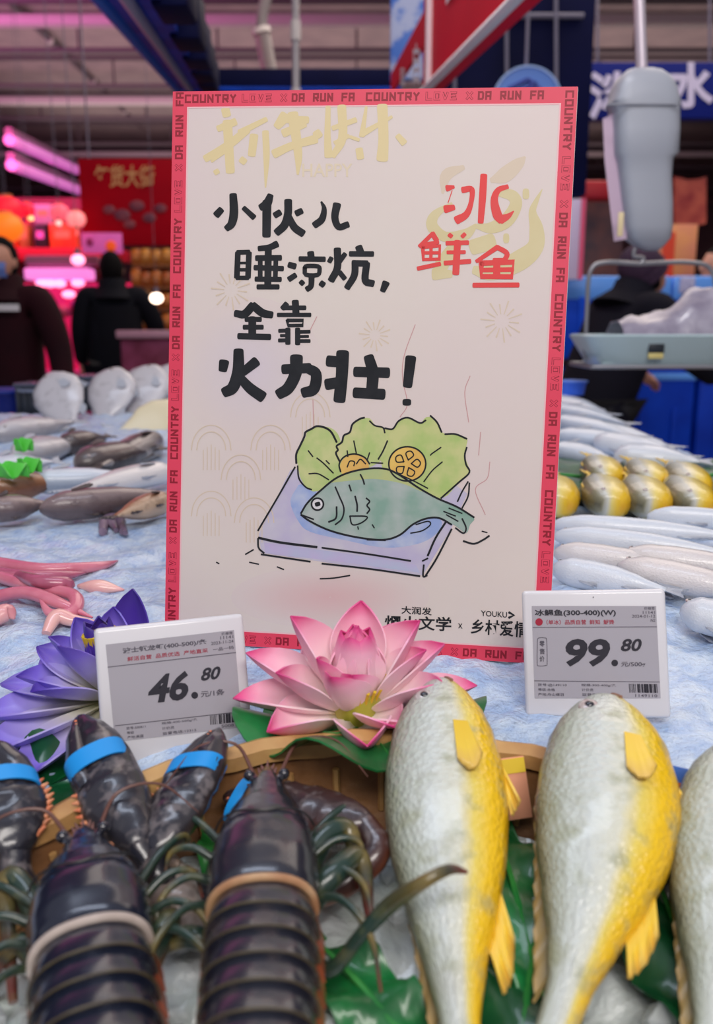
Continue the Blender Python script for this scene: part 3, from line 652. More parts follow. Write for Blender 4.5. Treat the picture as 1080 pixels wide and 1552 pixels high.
# border writing, all the way round, in square block letters laid out in the board's own units
GL = {'C': ['1,1 0,1 0,0 1,0'], 'O': ['0,0 0,1 1,1 1,0 0,0'], 'U': ['0,1 0,0 1,0 1,1'], 'N': ['0,0 0,1', '.1,.9 .9,.1', '1,0 1,1'], 'T': ['0,1 1,1', '.5,1 .5,0'], 'R': ['0,0 0,1 1,1 1,.45 0,.45', '.45,.45 1,0'], 'Y': ['0,1 .5,.5 1,1', '.5,.5 .5,0'],
      'L': ['0,1 0,0 1,0'], 'V': ['0,1 .5,0 1,1'], 'E': ['1,1 0,1 0,0 1,0', '0,.5 .85,.5'], 'X': ['0,1 1,0', '0,0 1,1'], 'D': ['0,0 0,1 .8,1 1,.8 1,.2 .8,0 0,0'], 'A': ['0,0 0,1 1,1 1,0', '0,.42 1,.42'], 'F': ['0,0 0,1 1,1', '0,.5 .85,.5']}
def block_word(mb, word, u0, u1, hh, w, fn, layer):
    n = len(word); adv = (u1-u0)/(n-.16); lw = adv*.84; k = 0
    for i_, ch in enumerate(word):
        for st in GL.get(ch, ()):
            P = [tuple(float(q) for q in p.split(',')) for p in st.split()]
            P = [Vector((u0+i_*adv+w/2+x*(lw-w), -hh+w/2+y*(2*hh-w))) for x, y in P]
            for a, c in zip(P, P[1:]):
                d = (c-a).normalized(); n_ = Vector((-d.y, d.x)); e = d*(w*.5 if abs(d.x)+abs(d.y) < 1.01 else w*.3); k += 1
                mb.add([fn(*(a-e+n_*w/2), layer+k*2e-6), fn(*(c+e+n_*w/2), layer+k*2e-6), fn(*(c+e-n_*w/2), layer+k*2e-6), fn(*(a-e-n_*w/2), layer+k*2e-6)], [(0, 1, 2, 3)])
words = [('COUNTRY', .0, .289, 0), ('LOVE', .320, .486, 1), ('X', .533, .572, 1), ('DA RUN FA', .596, .94, 0)]
def border_run(start, du, dn, total, shift, per=.1372):
    s = -shift; bt, bo, bi = MB(), MB(), MB()
    fn = lambda x, y, layer: Vector((start[0]+du[0]*x+dn[0]*y, -layer, start[1]+du[1]*x+dn[1]*y))
    while s < total:
        for w, a, c, ol in words:
            u0, u1 = s+a*per, s+c*per
            if u0 < -.0005 or u1 > total+.0005: continue
            if ol: block_word(bo, w, u0, u1, .0031, .0017, fn, .00024); block_word(bi, w, u0+.0004, u1-.0004, .0027, .0009, fn, .0003)
            else: block_word(bt, w, u0, u1, .0031, .0014, fn, .00024)
        s += per
    bt.build('border_lettering', m_bink, poster, 0); bo.build('border_outline_lettering', m_bink2, poster, 0); bi.build('border_outline_fill', m_border, poster, 0)
c = BW/2
border_run((-PW/2+.0098, PH-c), (1, 0), (0, 1), PW-BW, 0)
border_run((PW/2-c, PH-.003), (0, -1), (1, 0), PH-.003, 0, .1437)
border_run((-PW/2+c, .003), (0, 1), (-1, 0), PH-.004, .0004, .1425)
border_run((-PW/2+.002, c), (1, 0), (0, 1), PW-.004, -.0014, .1455)

def stroke(mb, pts, ws, fn, ox=0, oy=0, s=1.0, smooth=6, caps=True):
    mb.k = getattr(mb, 'k', 0)+1; off = Vector((0, -2.5e-6*(mb.k % 60), 0)); i0 = len(mb.v)
    P = [(ox+p[0]/s, oy+p[1]/s) for p in pts]; Wd = ws if hasattr(ws, '__len__') else [ws]*len(P)
    if len(Wd) != len(P): Wd = [Wd[0]+(Wd[-1]-Wd[0])*i/(len(P)-1) for i in range(len(P))]
    Wd = [w/s/2 for w in Wd]
    if smooth and len(P) > 2: Wd = crom1(Wd, smooth); P = [(q.x, q.y) for q in crom([(a, b_, 0) for a, b_ in P], smooth)]
    L_, R_ = [], []
    for i, p in enumerate(P):
        a = P[max(i-1, 0)]; c = P[min(i+1, len(P)-1)]; dx, dy = c[0]-a[0], c[1]-a[1]; k = math.hypot(dx, dy) or 1
        nx_, ny_ = -dy/k, dx/k; w = max(Wd[i], .15); L_.append((p[0]+nx_*w, p[1]+ny_*w)); R_.append((p[0]-nx_*w, p[1]-ny_*w))
    n = len(P); v = [fn(*q) for q in L_+R_]; f = [(i, i+1, n+i+1, n+i) for i in range(n-1)]
    mb.add(v, f)
    if caps:
        for e, sg in ((0, -1), (n-1, 1)):
            a = P[e]; b_ = P[1] if e == 0 else P[n-2]; dx, dy = (a[0]-b_[0]), (a[1]-b_[1]); k = math.hypot(dx, dy) or 1; ux, uy = dx/k, dy/k; w = max(Wd[e], .15)
            pts_ = []
            for q in range(9):
                th = -PI/2+PI*q/8; cc = .55*math.copysign(abs(math.cos(th))**.6, 1); ss = math.copysign(abs(math.sin(th))**.75, math.sin(th))
                pts_.append(fn(a[0]+ux*w*cc-uy*w*ss, a[1]+uy*w*cc+ux*w*ss))
            mb.add(pts_, [tuple(range(9))])
    for p in mb.v[i0:]: p += off
def strokes(mb, lst, fn, ox, oy, s):
    for it in lst: stroke(mb, it[0], it[1], fn, ox, oy, s, *it[2:])
def poly(mb, pts, fn, smooth=5):
    P = crom([(p[0], p[1], 0) for p in pts+[pts[0]]], smooth)[:-1] if smooth else [Vector((p[0], p[1], 0)) for p in pts]
    cx_ = sum(p.x for p in P)/len(P); cy_ = sum(p.y for p in P)/len(P)
    from mathutils.geometry import tessellate_polygon
    tri = tessellate_polygon([[Vector((p.x, p.y, 0)) for p in P]])
    mb.add([fn(p.x, p.y) for p in P], [tuple(t_) for t_ in tri])
F = PL(.0006); mb = MB()
strokes(mb, [  # xiao huo er
    ([(82, 205), (112, 172)], (50, 46)), ([(195, 72), (200, 190), (185, 265), (152, 298)], (52, 60, 56, 44)), ([(268, 160), (335, 222)], (34, 40)),
    ([(448, 75), (425, 130), (385, 155)], (44, 62, 48)), ([(425, 120), (422, 345)], (62, 58)), ([(482, 208), (512, 190)], (44, 44)),
    ([(570, 112), (568, 200), (545, 275), (494, 325)], (54, 54, 56, 52)), ([(572, 215), (612, 290), (668, 332)], (44, 52, 52)), ([(628, 195), (660, 180)], (44, 42)),
    ([(796, 118), (815, 165), (800, 235), (752, 275)], (14, 34, 48, 48)), ([(902, 138), (888, 225), (915, 288), (975, 272)], (56, 50, 46, 44))], F, 310, 280, 4.5)
mb.build('slogan_lettering', m_ink, poster, 0); mb = MB()
strokes(mb, [  # shui liang kang
    ([(64, 98), (58, 250)], 36), ([(134, 98), (128, 250)], 36), ([(62, 94), (134, 92)], 30), ([(62, 161), (130, 160)], 16), ([(62, 203), (130, 203)], 22), ([(58, 254), (128, 254)], 28),
    ([(308, 42), (262, 62), (198, 70)], (44, 38, 34)), ([(256, 60), (252, 310)], 44), ([(182, 130), (332, 128)], 36), ([(172, 190), (345, 196)], 34), ([(205, 150), (205, 250)], 30), ([(303, 150), (300, 250)], 30), ([(178, 262), (332, 264)], 32), ([(190, 311), (318, 311)], 32),
    ([(388, 172), (422, 182)], (38, 40)), ([(388, 262), (425, 238)], (36, 34)), ([(522, 98), (526, 130)], 44), ([(455, 135), (608, 137)], 34),
    ([(485, 192), (498, 180), (568, 182), (578, 205), (565, 236), (492, 234), (485, 192)], 28, 3), ([(528, 250), (524, 305), (500, 325)], (38, 36, 36)), ([(462, 290), (472, 280)], 34), ([(588, 288), (602, 298)], 38),
    ([(652, 130), (640, 152)], 30), ([(690, 76), (690, 190), (652, 268)], (46, 46, 44)), ([(738, 105), (700, 155)], (30, 34)), ([(705, 220), (735, 258)], 32),
    ([(825, 62), (838, 96)], 46), ([(772, 103), (912, 104)], 34), ([(802, 165), (796, 240), (752, 315)], (44, 44, 40)), ([(790, 162), (875, 164)], 40), ([(874, 165), (866, 270), (912, 290)], (44, 46, 44)), ([(995, 288), (976, 334)], (48, 36))], F, 345, 360, 4.154)
mb.build('slogan_lettering', m_ink, poster, 0); mb = MB()
strokes(mb, [  # quan kao huo li zhuang !
    ([(212, 45), (170, 88), (126, 85)], (42, 42, 36)), ([(215, 45), (262, 82), (308, 92)], (40, 42, 36)), ([(178, 115), (252, 115)], 26), ([(168, 155), (262, 155)], 25), ([(142, 201), (298, 205)], 32), ([(210, 110), (210, 205)], 40),
    ([(430, 25), (434, 90)], 36), ([(385, 36), (366, 58)], 28), ([(366, 56), (480, 56)], 24), ([(342, 92), (506, 92)], 22), ([(390, 120), (470, 120), (468, 146), (394, 147), (390, 120)], 19, 0),
    ([(392, 165), (392, 238)], 27), ([(442, 165), (442, 240)], 27), ([(348, 174), (388, 172)], 20), ([(356, 198), (388, 198)], 16), ([(347, 223), (388, 222)], 20), ([(448, 179), (503, 178)], 19), ([(448, 203), (496, 202)], 14), ([(448, 226), (503, 226)], 19),
    ([(66, 335), (60, 372)], (52, 44)), ([(140, 278), (138, 380), (112, 462), (70, 488)], (52, 60, 60, 52)), ([(228, 332), (162, 385)], (52, 44)), ([(150, 415), (200, 468), (260, 510)], (44, 54, 58)),
    ([(436, 312), (432, 390), (395, 465), (348, 497)], (66, 62, 60, 54)), ([(372, 370), (500, 364)], (50, 52)), ([(495, 366), (536, 395), (525, 470), (474, 490)], (50, 56, 58, 52)),
    ([(672, 290), (668, 400), (656, 525)], (66, 62, 62)), ([(602, 328), (650, 332)], (58, 56)), ([(595, 447), (650, 438)], (58, 56)),
    ([(806, 310), (826, 390), (820, 490)], (52, 60, 58)), ([(740, 383), (900, 388)], (52, 54)), ([(738, 490), (876, 498)], (54, 56)), ([(1020, 315), (1004, 452)], (56, 48)), ([(1000, 534), (1000, 544)], 44)], F, 320, 450, 3.375)
mb.build('slogan_lettering', m_ink, poster, 0)
mb = MB()
strokes(mb, [  # bing xian yu
    ([(296, 182), (346, 172)], (52, 26)), ([(334, 200), (302, 295)], 7), ([(284, 345), (345, 332)], (62, 44)), ([(418, 195), (486, 192), (482, 290), (445, 385), (372, 430)], (50, 44, 38, 52, 66)), ([(580, 84), (570, 260), (556, 445)], (54, 56, 46)),
    ([(764, 170), (692, 198), (662, 275), (684, 385), (716, 432)], (36, 46, 58, 74, 62)), ([(716, 425), (770, 400), (812, 362)], (70, 44, 10)),
    ([(182, 535), (82, 635)], (32, 34)), ([(180, 535), (212, 588)], 40), ([(105, 640), (238, 632), (234, 735), (110, 738), (105, 640)], 32, 0), ([(170, 630), (168, 738)], 26), ([(105, 686), (236, 685)], 26), ([(112, 622), (225, 602)], 30), ([(68, 808), (238, 772)], 34),
    ([(312, 545), (328, 558)], 34), ([(432, 540), (412, 560)], 32), ([(292, 611), (456, 606)], 36), ([(298, 682), (432, 680)], 30), ([(278, 766), (472, 752)], 38), ([(376, 600), (362, 845)], 54),
    ([(686, 642), (524, 752)], (40, 30)), ([(685, 642), (760, 690), (738, 750)], (38, 40, 38)), ([(562, 766), (812, 758), (798, 872), (562, 870), (562, 766)], 44, 0), ([(682, 760), (680, 872)], 56), ([(562, 820), (806, 816)], 36), ([(660, 745), (745, 745)], 40), ([(502, 938), (848, 936)], 38)], F, 620, 250, 5.143)
mb.build('title_lettering', m_rink, poster, 0)
# faint gold greeting and swirling figure
G = PL(.00035); mb = MB()
strokes(mb, [([(140, 55), (147, 82)], 44), ([(188, 118), (105, 152)], (40, 34)), ([(150, 120), (165, 370)], (48, 46)), ([(250, 160), (150, 240), (40, 305)], (40, 44, 38)), ([(165, 250), (70, 320)], (20, 14)), ([(348, 105), (215, 172)], (26, 34)), ([(222, 310), (238, 322)], 34), ([(92, 368), (98, 378)], 30), ([(286, 190), (275, 285)], (44, 40)), ([(345, 170), (350, 300), (345, 452)], (34, 32, 8)),
    ([(445, 90), (405, 140)], (60, 40)), ([(430, 105), (558, 108)], 38), ([(485, 80), (512, 280), (510, 385)], (56, 42, 12)), ([(440, 175), (545, 130)], (44, 34)), ([(392, 280), (480, 240), (600, 206)], (46, 40, 46)), ([(606, 172), (618, 190)], 42), ([(665, 42), (662, 200), (668, 290)], (26, 34, 44)), ([(735, 42), (738, 200), (690, 292)], (46, 44, 30)), ([(690, 150), (805, 108)], (26, 28)), ([(700, 225), (770, 190)], 22),
    ([(860, 42), (838, 188)], (14, 30)), ([(838, 180), (990, 92)], (34, 16)), ([(942, 40), (948, 200), (942, 305)], (54, 52, 60)), ([(824, 260), (830, 300)], 38), ([(1022, 190), (1052, 224)], (30, 36)), ([(780, 195), (822, 210)], 18)], G, 300, 150, 3.375)
mb.build('greeting_lettering', m_gink, poster, 0)
mb = MB(); put_text(mb, 'HAPPY', rq(458, 248, 534, 268), G, .01); mb.build('greeting_lettering', M_('pale_gold_ink', (230, 214, 186), .5), poster, 0)
mb = MB()
strokes(mb, [([(700, 215), (800, 240), (830, 310), (760, 430), (640, 490), (530, 480)], (60, 90, 96, 110, 90, 40)), ([(330, 300), (200, 390), (180, 480), (280, 560), (430, 545), (520, 470)], (20, 70, 90, 80, 90, 30)), ([(420, 560), (320, 680), (240, 800)], (60, 100, 110)), ([(200, 850), (320, 850)], (96, 60)),
    ([(510, 820), (640, 840), (850, 750), (980, 640), (990, 500), (960, 370), (985, 290), (1035, 190)], (70, 120, 160, 130, 110, 60, 40, 6)), ([(500, 640), (640, 600)], (120, 130))], G, 620, 250, 5.143)
for x, y, r in ((755, 572, 38), (908, 226, 42)): stroke(mb, [(x-3, y), (x+3, y)], 2*r, G, 620, 250, 5.143)
mb.build('swirl_figure', m_drag, poster, 0)
mb = MB(); G0 = PL(.00028); stroke(mb, [(640, 120), (740, 80), (850, -10), (900, -60)], (40, 120, 90, 20), G0, 620, 250, 5.143); stroke(mb, [(260, 220), (290, 80), (420, 20)], (20, 90, 40), G0, 620, 250, 5.143)
mb.build('swirl_figure_haze', m_gink2, poster, 0)
mb = MB()
for cx_, cy_, r in ((568, 508, 24), (760, 487, 32), (350, 440, 30)):
    for k in range(14):
        a = k*PI/7+.1; stroke(mb, [(cx_+r*.35*math.cos(a), cy_+r*.35*math.sin(a)), (cx_+r*(.8+.2*(k % 2))*math.cos(a), cy_+r*(.8+.2*(k % 2))*math.sin(a))], (1.2, 2.4), G0)
for cx_, cy_ in ((320, 690), (410, 690), (365, 735), (320, 790), (385, 800), (470, 640)):
    for r in (30, 22): stroke(mb, [(cx_+r*math.cos(PI+PI*k/8), cy_-8+r*1.25*math.sin(PI+PI*k/8)) for k in range(9)], 1.5, G0)
    for k in (-2, -1, 0, 1, 2): stroke(mb, [(cx_+k*6, cy_-16+abs(k)*4), (cx_+k*6, cy_+22)], 1.2, G0)
mb.build('firework_pattern', m_gink2, poster, 0)
mb = MB()
for P_ in ([(629, 492), (612, 540), (610, 575), (617, 612), (606, 632)], [(474, 605), (475, 640), (476, 660)], [(712, 570), (704, 595), (710, 640)], [(742, 700), (738, 725), (720, 742), (735, 780)], [(480, 480), (470, 500)], [(728, 655), (725, 690)]):
    stroke(mb, P_, 1.3, G0)
mb.build('fine_line_print', m_pline, poster, 0)
# the drawing: board, lettuce, lemons, fish
def wash(name, pts, c1, c2, layer, sm=5, sc=60):
    mb = MB(); poly(mb, pts, PL(layer), sm); return mb.build(name, M_(name, c1, .55, c2, sc), poster, 0)
def soft_wash(name, cx_, cy_, rx, ry, col, layer):
    mb = MB(); fn = PL(layer); v = []; uv = []; f = []
    for k in range(9):
        for j_ in range(40): q = max(k/8, .01); v.append(fn(cx_+rx*q*math.cos(2*PI*j_/40), cy_+ry*q*math.sin(2*PI*j_/40))); uv.append((k/8, .5))
    for k in range(8):
        for j_ in range(40): a = k*40+j_; b_ = k*40+(j_+1) % 40; f.append((a, b_, b_+40, a+40))
    mb.add(v, f, uv); mb.build(name, ramp_mat(name, 0, [(0, col), (.4, tuple(int(a*.6+b_*.4) for a, b_ in zip(col, (227, 213, 208)))), (.9, (227, 213, 208))], .5, .05, 14, 0, 0, bump=0), poster, 0)
soft_wash('pink_wash_print', 500, 905, 150, 48, (226, 188, 188), .00013); soft_wash('lilac_wash_print', 380, 560, 110, 110, (220, 208, 216), .00013)
wash('drawn_board_wash', [(440, 712), (392, 810), (396, 838), (520, 856), (640, 872), (684, 800), (708, 748), (690, 735), (560, 700)], (208, 204, 216), (192, 184, 216), .00032, 0, 34)
wash('blue_splash', [(452, 735), (440, 760), (452, 790), (470, 806), (520, 818), (585, 830), (640, 822), (668, 800), (655, 785), (560, 800), (500, 770), (470, 735)], (150, 172, 222), (190, 200, 224), .00038, 5, 60)
wash('violet_wash', [(400, 822), (520, 838), (630, 856), (636, 868), (520, 852), (402, 838)], (200, 184, 222), (186, 196, 222), .00038, 0, 40)
wash('lettuce_left', [(452, 708), (449, 690), (455, 676), (463, 663), (466, 654), (478, 648), (488, 646), (502, 649), (512, 658), (520, 676), (545, 705), (520, 722), (482, 744), (466, 740), (455, 724)], (208, 212, 148), (176, 202, 122), .00042, 3, 55)
wash('lettuce_middle', [(512, 700), (509, 685), (516, 670), (522, 660), (532, 655), (536, 642), (546, 635), (560, 634), (568, 644), (580, 648), (588, 668), (582, 690), (572, 702), (545, 712)], (214, 212, 152), (182, 204, 126), .00045, 3, 55)
wash('lettuce_right', [(580, 650), (595, 651), (604, 637), (617, 633), (636, 641), (646, 632), (660, 636), (669, 655), (684, 658), (704, 662), (708, 668), (704, 690), (711, 716), (694, 732), (668, 756), (620, 745), (580, 716)], (206, 210, 142), (176, 202, 118), .0004, 3, 55)
def disc(cx_, cy_, rx, ry, n=28): return [(cx_+rx*math.cos(2*PI*k/n), cy_+ry*math.sin(2*PI*k/n)) for k in range(n)]
wash('lemon_slice', disc(617, 703, 28, 26), (238, 200, 104), (232, 184, 90), .0005, 0); wash('lemon_slice', disc(537, 708, 22, 19), (236, 196, 104), (228, 180, 96), .0005, 0)
wash('drawn_fish_wash', [(456, 778), (468, 760), (490, 740), (515, 722), (548, 712), (585, 711), (610, 720), (640, 742), (668, 757), (692, 768), (718, 784), (712, 795), (706, 808), (690, 797), (668, 786), (645, 785), (625, 795), (605, 812), (575, 818), (540, 814), (500, 804), (472, 794)], (136, 172, 156), (184, 194, 190), .00055, 3, 40)
wash('drawn_fish_back', [(500, 732), (520, 720), (548, 712), (585, 712), (608, 721), (640, 745), (610, 733), (570, 726), (535, 728)], (196, 200, 132), (178, 196, 140), .0006, 4)
wash('drawn_eye_white', disc(481, 764, 9, 9), (230, 228, 230), (226, 224, 228), .0007, 0)
mb = MB(); F = PL(.0008)
def line(pts, w=2.0, sm=5): stroke(mb, pts, w*1.2, F, smooth=sm)
line([(449, 702), (449, 688), (455, 675), (461, 662), (463, 655), (472, 650), (480, 646), (492, 648), (502, 655), (510, 670)], 2.6); line([(451, 706), (453, 725), (463, 738), (472, 742)], 2)
line([(515, 700), (509, 687), (512, 682), (510, 676), (518, 670), (521, 660), (530, 655), (534, 643), (545, 635), (552, 633)], 2.4); line([(560, 638), (568, 645), (580, 648), (583, 656)], 2); line([(587, 668), (580, 684), (573, 696)], 2)
line([(583, 649), (595, 650), (604, 638), (618, 633), (636, 641), (645, 637)], 2.2); line([(652, 630), (662, 640), (669, 655)], 2.2); line([(674, 658), (690, 658), (707, 665)], 2.2); line([(707, 678), (704, 690), (706, 704), (711, 716), (695, 731), (668, 755)], 2.2)
for P_ in ([(467, 683), (474, 692)], [(480, 694), (490, 702), (505, 717)], [(468, 718), (482, 718), (498, 727)], [(536, 668), (540, 688)], [(526, 683), (527, 692)], [(668, 678), (655, 687), (652, 690)], [(670, 700), (655, 713), (642, 730)], [(560, 686), (556, 698)], [(494, 698), (499, 703)]): line(P_, 1.7)
line(disc(617, 703, 28, 26)+[(645, 703)], 2, 2); line([(516, 715), (514, 703), (522, 692), (537, 688), (552, 693), (560, 703)], 2)
for k in range(5):
    a = -PI/2+k*2*PI/5+.25; c0 = (617+6*math.cos(a), 703+6*math.sin(a)); d = Vector((math.cos(a), math.sin(a))); n_ = Vector((-d.y, d.x))
    line([(c0[0], c0[1]), (c0[0]+d.x*9+n_.x*6, c0[1]+d.y*9+n_.y*6), (c0[0]+d.x*14, c0[1]+d.y*14), (c0[0]+d.x*9-n_.x*6, c0[1]+d.y*9-n_.y*6), (c0[0], c0[1])], 1.6)
line([(526, 708), (530, 699), (537, 700), (536, 706)], 1.6); line([(540, 703), (546, 696), (554, 703)], 1.6)
line([(456, 778), (466, 762), (485, 744), (512, 723), (545, 712), (580, 710), (602, 718), (632, 738), (662, 755), (692, 768), (718, 784)], 2.4)
line([(456, 780), (470, 790), (500, 804), (540, 814), (580, 818), (605, 811), (625, 795), (645, 786), (665, 785), (684, 795)], 2.4); line([(456, 780), (475, 787)], 2); line([(700, 786), (706, 800), (702, 808), (690, 800)], 2)
line(disc(481, 764, 9, 9)+[(490, 764)], 2.2, 2); line([(481, 763), (481.5, 765)], 7); line([(508, 738), (514, 752), (521, 770), (518, 786), (508, 795)], 2); line([(510, 768), (509, 785), (498, 791)], 2.2)
line([(530, 782), (556, 783), (548, 792), (534, 795), (530, 782)], 1.8); line([(529, 735), (532, 744)], 2); line([(538, 752), (541, 765), (541, 775)], 2.2); line([(555, 755), (560, 760), (556, 766), (560, 772), (556, 778)], 2); line([(546, 719), (550, 727), (552, 734)], 2)
for P_ in ([(672, 775), (690, 782)], [(676, 780), (694, 790)], [(680, 770), (700, 778)], [(598, 716), (625, 728), (648, 740)], [(562, 701), (580, 702)], [(556, 818), (584, 819)], [(630, 795), (648, 790), (652, 795), (640, 804), (622, 808)], [(564, 795), (567, 800)], [(542, 798), (543, 802)]): line(P_, 1.6)
line([(447, 708), (440, 720), (420, 755), (391, 804)], 2.2); line([(392, 815), (425, 822), (480, 829)], 3); line([(488, 830), (560, 840), (622, 850)], 2.2); line([(391, 816), (392, 830), (400, 838)], 2.2); line([(396, 840), (470, 851)], 2.2); line([(488, 854), (560, 862), (636, 873)], 2.2)
line([(648, 842), (660, 815), (676, 790)], 2.6); line([(640, 850), (648, 846)], 2); line([(645, 872), (662, 845), (684, 802)], 2.4); line([(642, 856), (641, 873), (647, 872)], 2.2); line([(709, 730), (700, 745), (693, 760)], 2); line([(711, 732), (709, 752), (700, 770)], 2)
line([(702, 820), (718, 824), (732, 818), (741, 812)], 2.4); line([(485, 877), (505, 876), (530, 872)], 1.8); line([(372, 840), (384, 833)], 1.8); line([(378, 852), (392, 855)], 1.6); line([(420, 859), (430, 863)], 1.6); line([(328, 852), (332, 854)], 1.6); line([(730, 805), (738, 807)], 1.4)
mb.build('drawing_lines', m_ink, poster, 0)
# credits at the foot
mb = MB()
put_text(mb, '大润发', ((608, 918), (654, 921), (654, 932.5), (608, 930)), F, .015); put_text(mb, '烟火文学', ((583, 932), (684, 935), (683.5, 957), (582.5, 953)), F, .018)
put_text(mb, 'x', ((694, 944.5), (700.5, 945), (700.5, 952.5), (694, 952)), F); put_text(mb, 'YOUKU', ((728.5, 925), (768, 927.5), (768, 936), (728.5, 933.5)), F, .01)
stroke(mb, [(771, 928), (778.5, 932.3), (771, 936)], 3.6, F, smooth=0); put_text(mb, '乡村爱情', ((714, 938), (801, 942), (800, 967), (713, 960)), F, .018)
mb.build('credit_lettering', m_ink, poster, 0)

# ------------------------------------------------------------------ electronic price tags
m_tag = M_('tag_case', (226, 224, 228), .3, coat=.3); m_scr = M_('tag_screen', (178, 174, 182), .22, coat=.2); m_tink = M_('tag_ink', (44, 42, 52), .4); m_tred = M_('tag_red_ink', (168, 30, 58), .4); m_tgrey = M_('tag_grey_ink', (92, 88, 98), .4)
def price_tag(T, eul, w, hgt, label):
    M = Matrix.Translation(T) @ Matrix.Rotation(R(eul[2]), 4, 'Z') @ Matrix.Rotation(R(eul[1]), 4, 'Y') @ Matrix.Rotation(R(eul[0]), 4, 'X'); MI = M.inverted()
    n = (M.to_3x3() @ Vector((0, 1, 0))).normalized()
    t = empty('price_tag', (0, 0, 0), label, 'price tag', 'electronic price tags', M=M)
    MB().box((0, .0062, hgt/2), (w, .012, hgt), .0028, seg=3).build('case', m_tag, t)
    MB().tube([(0, .006, .004), (0, .008, -.03)], .004, 10).build('stake', m_tag, t)
    def L_(layer):
        def fn(px, py=None):
            if py is None: px, py = px
            p = MI @ hit(px, py, M.translation, n); return Vector((p.x, -layer, p.z))
        return fn
    return t, L_
Tsc = lambda T, k: CAMP + (Vector(T)-CAMP)*k
K = .95
t1, L1 = price_tag(Tsc((-.11788, .53172, .93879), K), (-16.645, .279, 19.44), .095, .0864, 'white price tag reading 46.80 tilted against the purple lotus')
t2, L2 = price_tag(Tsc((.17121, .5685, .94954), K), (-16.159, -4.479, -11.642), .095, .086, 'white price tag reading 99.80 behind the middle yellow fish')
def tagart(t, L_, ox, oy, s, scr, items):
    mk = lambda x, y: (ox+x/s, oy+y/s)
    mb = MB(); poly(mb, [mk(*p) for p in scr], L_(.0001), 0); mb.build('screen', m_scr, t, 0)
    fn = lambda x, y: L_(.0003)(*mk(x, y)); g = {}
    for kind, mat, arg in items:
        mb = g.setdefault(mat, MB())
        if kind == 't': put_text(mb, arg[0], arg[1], fn, arg[2] if len(arg) > 2 else .01, 0, arg[3] if len(arg) > 3 else 0)
        elif kind == 'l': stroke(mb, arg[0], arg[1], fn, smooth=0, caps=False)
        elif kind == 'd': poly(mb, [(arg[0]+arg[2]*math.cos(2*PI*k/20), arg[1]+arg[2]*math.sin(2*PI*k/20)) for k in range(20)], fn, 0)
        elif kind == 'c': stroke(mb, arg[0], arg[1], fn, smooth=3)
        elif kind == 'b':
            (x0, y0), (x1, y1), hh, n = arg; random.seed(5); 
            for k in range(n):
                if random.random() < .62: 
                    a = (x0+(x1-x0)*k/n, y0+(y1-y0)*k/n); stroke(mb, [a, (a[0]+hh[0], a[1]+hh[1])], abs(x1-x0)/n*random.choice((.7, 1.0, 1.0)), fn, smooth=0, caps=False)
    for mat, mb in g.items(): mb.build({'tag_ink': 'price_lettering', 'tag_red_ink': 'red_lettering', 'tag_grey_ink': 'fine_print'}[mat.name], mat, t, 0)
tagart(t2, L2, 740, 880, 3.176, [(208, 122), (806, 122), (828, 566), (222, 566)], [
    ('t', m_tink, ('冰鲳鱼(300-400)(W)', ((222, 139), (612, 137), (613, 173), (223, 174)), .03)), ('d', m_tred, (243, 199, 18)), ('t', m_tred, ('（单冰）品质自营  鲜知  解馋', ((278, 189), (604, 187), (605, 211), (279, 212)))),
    ('t', m_tgrey, ('价格签', ((748, 126), (800, 126), (800, 140), (748, 140)))), ('t', m_tgrey, ('11141', ((742, 146), (800, 146), (801, 160), (742, 160)))), ('t', m_tgrey, ('2024-01-12', ((690, 164), (802, 164), (802, 178), (690, 178)))), ('t', m_tgrey, ('N2', ((780, 184), (802, 184), (802, 198), (780, 198)))),
    ('l', m_tgrey, ([(212, 225), (810, 222)], 3)), ('l', m_tgrey, ([(220, 482), (824, 488)], 3)), ('t', m_tink, ('99', ((372, 280), (586, 280), (584, 414), (366, 414)), .035, .12)), ('d', m_tink, (607, 396, 16)), ('t', m_tink, ('80', ((640, 280), (738, 279), (734, 340), (635, 341)), .03, .15)), ('t', m_tgrey, ('元/500g', ((637, 391), (754, 390), (754, 418), (637, 418)), .02)),
    ('c', m_tgrey, ([(235, 290), (240, 276), (272, 276), (280, 290), (282, 395), (276, 408), (242, 410), (234, 396), (235, 290)], 3)), ('t', m_tgrey, ('零', rq(245, 290, 270, 318), .02)), ('t', m_tgrey, ('售', rq(245, 326, 270, 354), .02)), ('t', m_tgrey, ('价', rq(245, 362, 270, 390), .02)),
    ('t', m_tgrey, ('货号:@149110', ((236, 494), (376, 496), (376, 511), (236, 509)))), ('t', m_tgrey, ('等级:合格', ((238, 517), (320, 518), (320, 532), (238, 531)))), ('t', m_tgrey, ('产地:舟山嵊泗', ((238, 540), (362, 541), (362, 556), (238, 555)))),
    ('t', m_tgrey, ('规格:300-400g/条', ((446, 496), (614, 498), (614, 512), (446, 510)))), ('t', m_tgrey, ('计价员', ((448, 518), (505, 519), (505, 533), (448, 532)))), ('t', m_tgrey, ('监督电话:12315', ((450, 541), (608, 543), (608, 557), (450, 555)))),
    ('b', m_tink, ((657, 496), (812, 498), (3, 42), 48)), ('t', m_tgrey, ('1149110', ((706, 546), (812, 548), (812, 561), (706, 559)))), ('c', m_tgrey, ([(503, 80), (504, 80)], 6))])
